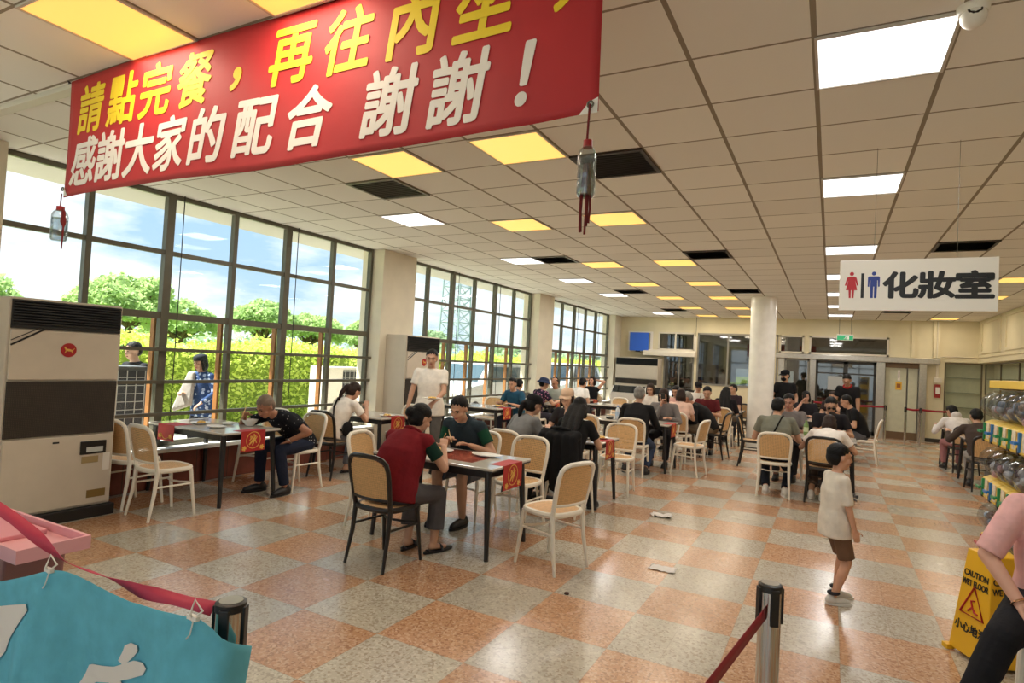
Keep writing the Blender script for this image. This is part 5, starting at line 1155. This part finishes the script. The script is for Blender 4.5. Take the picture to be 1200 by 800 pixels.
def cap_on(pr, colr, name='cap', brim=True, mt=None):
    t, i = pr; H = i['H']; Hm = i['Hm']; s = i['s']; mm = mt or cloth('cap cloth %d %d %d' % colr, colr); m = MB(); rings = []
    for r_, z in ((.099, .045), (.101, .075), (.094, .105), (.07, .128), (.03, .139), (.004, .141)): rings.append([H(r_*.93*math.cos(2*PI*j/24), -.016+r_*1.1*math.sin(2*PI*j/24), z) for j in range(24)])
    m.loft(rings, True); o = m.build(name, mm, t, 1.0)
    if brim == 'bucket':
        m = MB(); m.loft([[H(r_*math.cos(2*PI*j/24), -.016+r_*1.1*math.sin(2*PI*j/24), z) for j in range(24)] for r_, z in ((.094, .055), (.145, .015), (.148, .02), (.094, .07))], False); m.build('brim', mm, o, 1.0)
    elif brim:
        m = MB(); A = []; B = []
        for j in range(13): an = PI*j/12; A.append((.078*math.cos(an), .065+.015*math.sin(an))); B.append((.088*math.cos(an), .07+.105*math.sin(an)))
        tp = [H(a, b, .056) for a, b in A]+[H(a, b, .05-.016*abs(a)/.08) for a, b in B]; lo = [p-i['Hm'] @ V(0, 0, .005) for p in tp]; n = 13; fs = []
        for j in range(12): fs += [(j, j+1, n+j+1, n+j), (2*n+j, 3*n+j, 3*n+j+1, 2*n+j+1), (n+j, n+j+1, 3*n+j+1, 3*n+j)]
        m.add(tp+lo, fs); m.build('brim', mm, o, 1.0)
    return pr
def wpos(pr, v): t = pr[0]; return Matrix.Translation(t.location) @ Matrix.Rotation(t.rotation_euler.z, 4, 'Z') @ v
def phone(pr, k, label):
    a, b, c = pr[1]['arm'][k]; d = (c-b).normalized(); p = wpos(pr, c+d*.10+V(0, 0, .035)); t = thing('phone', label, 'phone', p); t.rotation_euler = (R(-25), 0, pr[0].rotation_euler.z)
    MB().box(-.036, .036, -.005, .005, -.06, .09).build('body', BLACKP, t, None, .004); MB().box(-.032, .032, -.0056, -.005, -.054, .084).build('screen', mat('phone glass', (30,34,40), .08), t, None)
def chopsticks(pr, k, label):
    a, b, c = pr[1]['arm'][k]; d = (c-b).normalized(); p = wpos(pr, c+d*.09+V(0, 0, .012)); t = thing('chopsticks', label, 'chopsticks', p); rz_ = pr[0].rotation_euler.z; t.rotation_euler = (0, 0, rz_)
    x_ = -k*.10
    for e in (0, .012): MB().tube([(k*.04, -.03, .05), (x_, .10+e, -.045)], [.004, .002], 6).build('stick', mat('pale bamboo', (210,170,110), .5), t)

NEAR, MID, FAR = .0078, .0115, .0145
# near tables
B_ = person('person in a maroon vest over green sleeves eating, back turned, on the black-framed chair', -3.08, 3.88, -3, 1.60, lean=14, slump=16, hp=16, hy=-22, L=(-.10, .42, .83), R_=(.17, .43, .87), fl=(-.06, .30, .085), fr=(.17, .36, .085), shirt=(22,52,42), pants=(86,82,84), plen='crop', shoe='sandal', hair='bun', hc='black', vest=(118,26,34), wide=1.2, vox=NEAR, toes=12); chopsticks(B_, 1, 'pale chopsticks in the hand of the maroon-vested woman')
C_ = person('person in dark vest with green sleeves facing camera and eating at the front middle table', -3.22, 5.36, 178, 1.68, lean=18, slump=14, hp=14, hy=6, L=(-.20, .38, .80), R_=(.06, .40, .82), fl=(-.12, .34, .085), fr=(.14, .38, .085), shirt=(24,70,50), pants=(84,88,98), plen='short', shoe='k', hair='short', vest=(44,56,64), wide=1.18, vox=NEAR); chopsticks(C_, 1, 'pale chopsticks in the hand of the dark-vested man')
A_ = person('person in a black white-dotted polo shirt bending over food at the left window table', -5.52, 5.20, 176, 1.70, lean=36, slump=22, hp=12, hy=8, L=(-.20, .34, .60), R_=(.16, .66, .87), fl=(-.18, .34, .085), fr=(.16, .42, .085), lpole=(-.8, -.4, .1), rpole=(.8, -.1, -.5), shirt=(28,28,34), pants=(34,40,58), shoe='k', hair='short', hc='thin', sk=(170,118,90), smat=dotted_mat('dotted polo cloth', (26,27,33), (206,204,204), 26, .15), vox=NEAR, curl=22, wide=1.05, toes=10); chopsticks(A_, 1, 'pale chopsticks raised by the bending man')  # the raised utensil is a pair of chopsticks
MB().tube([A_[1]['arm'][-1][2]+V(.034*math.cos(j*PI/8), .0, 0)+V(0, .034*math.sin(j*PI/8)*.7, .034*math.sin(j*PI/8)*.7) for j in range(16)], .008, 6, True).build('wristwatch', STEEL, A_[0])
E_ = person('person in a white T-shirt with thin black crossbody strap eating at the second window table', -5.74, 5.93, -6, 1.60, lean=18, slump=12, hp=26, hy=-10, L=(-.08, .42, .84), R_=(.13, .44, .90), fl=(-.05, .30, .085), fr=(.12, .50, .085), shirt=(236,226,214), pants=(118,120,126), shoe='sandal', hair='ponytail', hc='brown', strap='l', vox=MID, wide=.92); m = MB(); m.ell(E_[1]['P0']+V(.19, .08, .08), (.05, .09, .10)); link('shoulder_bag', remesh(m, .012, 2), cloth('black bag cloth', (30,28,28)), E_[0])
D_ = person('person standing in a white T-shirt carrying a plate before the second air conditioner', -5.02, 7.05, -150, 1.70, seat=None, lean=0, slump=4, hp=10, hy=0, L=(-.10, .34, 1.02), R_=(.30, .10, .86), shirt=(232,224,212), pants=(92,88,84), hair='short', vox=MID, wide=1.05, hem=.06, shoe='k')
p_ = wpos(D_, D_[1]['arm'][-1][2]); plate(p_.x+.03, p_.y-.10, p_.z+.035, .13, 'white plate carried by the standing man')
F_p = person('person in a grey T-shirt and black cap with a ponytail, back turned', -3.18, 6.14, -24, 1.60, lean=16, slump=12, hp=8, hy=-18, L=(-.24, .36, .80), R_=(.10, .42, .82), shirt=(122,122,122), pants=(34,34,38), hair='ponytail', hc='black', vox=MID, wide=.98); cap_on(F_p, (24,24,28))
G_ = person('person with long straight black hair and black top, back turned, beside the white dishes', -2.52, 6.2, -4, 1.60, lean=14, slump=10, hp=10, hy=8, L=(-.12, .42, .82), R_=(.14, .42, .82), shirt=(28,28,30), pants=(36,36,40), shoe='k', hair='long', hc='black', vox=MID, wide=.92)
H_p = person('person in a beige cap facing camera, hand at mouth, behind the long-haired woman', -3.05, 7.62, 172, 1.64, lean=10, slump=10, hp=6, hy=12, L=(-.02, .22, 1.03), R_=(.14, .42, .80), shirt=(44,40,42), pants=(40,40,46), hair='bob', hc='brown', vox=MID, wide=.92, sk=(214,166,140)); cap_on(H_p, (206,176,150))
# the middle rows
I_ = person('person with grey hair and a black jacket, back turned, at the clear bottle table', -2.62, 9.08, 2, 1.70, lean=8, slump=10, hp=8, L=(-.16, .40, .80), R_=(.16, .40, .80), shirt=(30,30,32), sleeve='long', pants=(58,70,94), hair='short', hc='grey', vox=MID, wide=1.15, fr=(.16, .12, .085), fl=(-.16, .12, .085))
J_ = person('person in a grey top with short brown hair looking at a phone, facing camera', -2.52, 10.52, 182, 1.62, lean=6, slump=10, hp=20, L=(-.16, .36, .80), R_=(.02, .26, 1.0), shirt=(122,116,114), sleeve='long', pants=(32,30,34), hair='bob', hc='brown', vox=MID, wide=1.15, sk=(206,156,130)); phone(J_, 1, 'dark phone held up by the grey-topped woman')
person('person in a pale pink top with a dark bob, back turned, behind the phone woman', -2.40, 11.14, 10, 1.58, lean=8, slump=8, hp=8, shirt=(226,190,174), pants=(60,50,50), hair='bob', hc='brown', vox=FAR, wide=.95)
person('person in black with khaki trousers stooping sideways on a black-framed chair', -1.98, 11.9, 96, 1.74, lean=26, slump=20, hp=14, L=(-.16, .46, .70), R_=(.14, .46, .70), shirt=(24,24,26), sleeve='long', pants=(122,106,86), hair='short', hc='grey', vox=FAR, wide=1.2, fl=(-.14, .36, .085), fr=(.14, .30, .085), glasses='clear', sk=(176,124,98))
person('person in a maroon shirt facing camera beyond the stooping man', -2.2, 12.74, 186, 1.68, lean=8, slump=10, hp=18, shirt=(96,34,38), pants=(50,46,50), hair='short', vox=FAR)
person('person in dark clothes with long black hair, back turned, near the column', -2.0, 13.66, 0, 1.62, lean=6, slump=8, shirt=(30,28,34), sleeve='elbow', pants=(36,36,42), hair='long', vox=FAR, wide=.95)
person('person in a dark T-shirt and shorts sitting turned beside the white column', -2.0, 15.42, 142, 1.68, lean=4, slump=6, hp=4, shirt=(52,38,44), pants=(120,104,88), plen='short', hair='short', vox=FAR, fl=(-.1, .46, .085), fr=(.16, .36, .085))
cap_on(person('person in white with a dark cap and strap beyond the table near the column', -2.95, 15.6, 200, 1.66, lean=4, slump=6, shirt=(226,220,212), pants=(60,60,66), hair='cap', vox=FAR, strap='l'), (30,28,30))
person('person in white with brown hair between the grey-haired man and the phone woman', -3.32, 12.68, 178, 1.62, lean=6, slump=8, shirt=(228,218,206), pants=(60,60,66), hair='bob', hc='brown', vox=FAR)
person('person in pink with black hair behind the pale pink top', -2.78, 12.72, 170, 1.60, lean=6, slump=8, shirt=(218,170,160), pants=(60,60,66), hair='bob', hc='black', vox=FAR)
# by the windows
person('person in a blue shirt facing camera by the windows with a yellow dish', -5.38, 10.5, 172, 1.66, lean=12, slump=10, hp=6, hy=12, L=(-.16, .40, .80), R_=(.18, .40, .80), shirt=(40,82,106), pants=(52,56,70), hair='short', vox=FAR)
person('person with dark hair half hidden directly behind the man in blue', -5.98, 11.3, -6, 1.62, lean=20, slump=14, shirt=(90,84,86), pants=(52,56,70), hair='short', vox=FAR)
cap_on(person('person in a dark floral shirt and navy bucket hat, back turned, by the pillar', -5.40, 11.32, -30, 1.64, lean=10, slump=10, hp=4, hy=-15, R_=(.25, .46, .84), shirt=(40,32,50), pants=(50,50,60), hair='hat', vox=FAR, smat=dotted_mat('floral cloth', (38,32,50), (196,130,160), 22, .32, True)), (44,54,80), 'bucket_hat', 'bucket')
person('balding person in a pale grey open shirt facing camera by the pillar', -5.38, 12.5, 176, 1.68, lean=10, slump=12, hp=16, shirt=(176,182,172), sleeve='elbow', pants=(60,60,66), hair='thinning', hc='black', vox=FAR, sk=(178,128,100))
person('person in a white shirt with black hair, back turned, by the last window bay', -5.42, 13.55, -16, 1.70, lean=16, slump=14, hp=6, shirt=(232,228,222), pants=(60,60,66), hair='short', vox=FAR, wide=1.12)
person('person in a black sleeveless top stretching both arms behind the head', -5.5, 14.92, 176, 1.62, lean=-4, slump=4, hp=-2, hy=-8, L=(-.11, -.05, 1.22), R_=(.11, -.05, 1.22), lpole=(-1, .2, .5), rpole=(1, .2, .5), shirt=(26,26,30), sleeve='none', pants=(96,104,124), hair='bob', hc='brown', vox=FAR, wide=.92, sk=(216,164,140))
# right group
person('person in an olive grey T-shirt with a black crossbody strap, back turned', -.64, 8.99, 2, 1.70, lean=12, slump=12, hp=10, hy=-20, L=(-.14, .42, .82), R_=(.16, .42, .82), fl=(-.10, .05, .085), fr=(.14, .0, .085), shirt=(122,122,108), pants=(30,34,44), shoe='w', hair='short', strap='r', vox=MID, wide=1.1)
person('person in a grey T-shirt facing camera, opposite the strap man', -.56, 10.7, 176, 1.72, lean=8, slump=10, hp=10, shirt=(124,118,116), pants=(50,50,54), hair='short', vox=MID, wide=1.1, sk=(176,128,108))
S_ = person('person in black wearing sunglasses and looking down at a phone, facing camera', 0.0, 10.72, 184, 1.72, lean=8, slump=10, hp=20, L=(-.16, .36, .82), R_=(.05, .30, .92), shirt=(34,32,36), pants=(50,50,54), hair='short', vox=MID, glasses='sun', wide=1.05); phone(S_, 1, 'dark phone in the hand of the man in sunglasses')
person('person in a white top with brown hair bending over the table, back turned', -.03, 9.0, -4, 1.62, lean=34, slump=18, hp=10, L=(-.22, .52, .79), R_=(.22, .52, .79), shirt=(236,228,220), pants=(92,78,70), plen='crop', shoe='w', hair='bob', hc='brown', vox=MID, fr=(-.02, .05, .085), fl=(-.16, .10, .085))
person('person in black clothes sitting sideways on a white chair beside the standing server', .55, 13.55, 100, 1.70, lean=14, slump=12, hp=14, shirt=(26,26,28), pants=(92,92,96), hair='short', vox=FAR, wide=1.15)
K_ = person('person in black holding a phone to the face, far beyond the sunglasses man', -.45, 14.46, 176, 1.62, lean=4, slump=6, hp=4, R_=(.06, .26, 1.06), shirt=(36,34,38), pants=(50,50,54), hair='bob', vox=FAR, sk=(212,164,140)); phone(K_, 1, 'phone held up by the woman far beyond the sunglasses man')
Z_ = person('person standing in glasses and red-collared black polo before the glass doors', .38, 15.0, 158, 1.72, seat=None, lean=10, slump=8, hp=26, hy=10, L=(-.20, .10, .84), R_=(.12, .34, 1.0), shirt=(30,28,30), pants=(40,38,40), hair='short', vox=FAR, collar=(176,40,44), glasses='clear')
M_p = person('person standing in black with black cap and face mask next to the white column', -.92, 14.9, -150, 1.70, seat=None, lean=2, slump=4, hp=8, hy=-60, L=(-.18, .18, .95), R_=(.20, .16, .95), shirt=(28,28,30), pants=(40,38,40), hair='cap', vox=FAR, mask=True); cap_on(M_p, (24,24,26))
person('person in dark clothes with hair tied, seated before the glass doors far back', .05, 16.6, 178, 1.60, lean=4, slump=6, shirt=(52,40,40), pants=(40,38,40), hair='bob', hc='brown', vox=FAR); chair(.05, 16.65, 180, 'w', 'white cane chair far back before the glass doors')
# right wall tables
U_ = person('person in a white hooded top leaning on the far dark table by the right wall', 2.18, 13.88, 12, 1.68, lean=26, slump=14, hp=16, hy=20, L=(-.24, .50, .80), R_=(.18, .50, .80), shirt=(222,216,212), sleeve='long', pants=(170,120,120), hair='short', vox=FAR, wide=1.05); m = MB(); m.ell(U_[1]['NB']-U_[1]['fw']*.08, (.09, .05, .08)); link('hood', remesh(m, .012, 2), cloth('shirt cloth 222 216 212', (222,216,212)), U_[0])
person('person in a dark brown top leaning sideways on a dark table, right wall', 2.14, 11.78, -2, 1.70, lean=22, slump=14, hp=10, hy=10, L=(-.42, .42, .84), R_=(.2, .46, .80), shirt=(70,58,52), sleeve='long', pants=(150,146,142), hair='short', vox=FAR, wide=1.2, shoe='k', side=-5)
# child
KID = person('child in a loose white printed T-shirt, brown shorts and grey trainers standing in the aisle', .06, 5.10, -66, 1.10, seat=None, lean=-2, slump=4, hp=2, hs=1.24, L=(-.16, .07, .46), R_=(.16, .09, .46), rpole=(.4, -.9, -.1), lpole=(-.4, -.9, -.1), shirt=(226,216,200), sleeve='elbow', pants=(112,84,64), plen='short', shoe='w', hair='short', vox=.0068, wide=1.08, hem=.11, sk=(206,154,124), fl=(-.075, .06, .0565), fr=(.065, -.02, .0565))
for k in (-1, 1): MB().tube([KID[1]['leg'][k][2]+V(.030*math.cos(j*PI/6), .032*math.sin(j*PI/6), .03) for j in range(12)], .012, 6, True).build('sock', cloth('dark sock', (52,52,58)), KID[0])
g = MB(); c_ = KID[1]['C1']
for k, (x0, x1, z_) in enumerate([(-.05, -.02, 0), (-.01, .02, 0), (.03, .055, 0), (-.045, .05, -.03)]): g.tube([c_+V(x0, .128, z_-.03), c_+V(x1, .128, z_-.03)], .006 if k == 3 else .012, 6)
g.build('chest_print', mat('dark print', (70,70,74), .6), KID[0])
# seated person at the right edge
Q = person('person in a pink T-shirt and black trousers seated at the right edge, hands in lap', 1.08, 3.95, 168, 1.74, seat=.49, lean=5, slump=10, hp=22, L=(-.06, .30, .62), R_=(.19, .29, .61), rpole=(.95, -.1, -.4), fl=(-.16, .44, .085), fr=(.40, .50, .085), shirt=(238,184,180), sleeve='elbow', pants=(34,34,38), hair='short', vox=.0062, wide=1.3, sk=(222,170,146), curl=34)
a, b, c = Q[1]['arm'][1]; d_ = (c-b).normalized(); sd_ = d_.cross(V(0, 0, 1)).normalized(); up_ = sd_.cross(d_)
MB().tube([c-d_*.02+sd_*.034*math.cos(j*PI/10)+up_*.032*math.sin(j*PI/10) for j in range(20)], .005, 6, True).build('bracelet', mat('rose gold', (212,160,120), .2, .9), Q[0])
chair(1.08, 3.93, 168, 'w', 'white cane chair under the pink-shirted person at the right edge')
# passers-by outside
person('person outside in a black tank top behind the tall dark condenser', -8.45, 4.95, 185, 1.74, seat=None, z0=GZ, lean=2, slump=6, hp=6, shirt=(36,36,40), sleeve='none', pants=(60,60,66), hair='short', vox=FAR, sk=(206,164,140))
W_p = person('person outside in a blue patterned jacket and pale scarf, walking by', -8.3, 5.86, 186, 1.60, seat=None, z0=GZ, lean=2, slump=8, hp=8, L=(-.2, .22, .92), R_=(.16, .24, 1.06), shirt=(60,84,124), sleeve='long', pants=(40,42,50), hair='bob', vox=FAR, hem=.10, smat=dotted_mat('patterned jacket cloth', (52,74,116), (176,190,216), 14, .34, True)); cap_on(W_p, (44,46,52), 'knit_hat', False)
m = MB(); p_ = W_p[1]['P0']
for k in range(5): m.cap(W_p[1]['SC']+V(.06+.02*k, .10, .02), p_+V(.05+.05*k, .20+.02*k, .02-.02*k), .03, .04)
link('scarf', remesh(m, .015, 3), cloth('pale grey scarf', (176,168,160)), W_p[0])
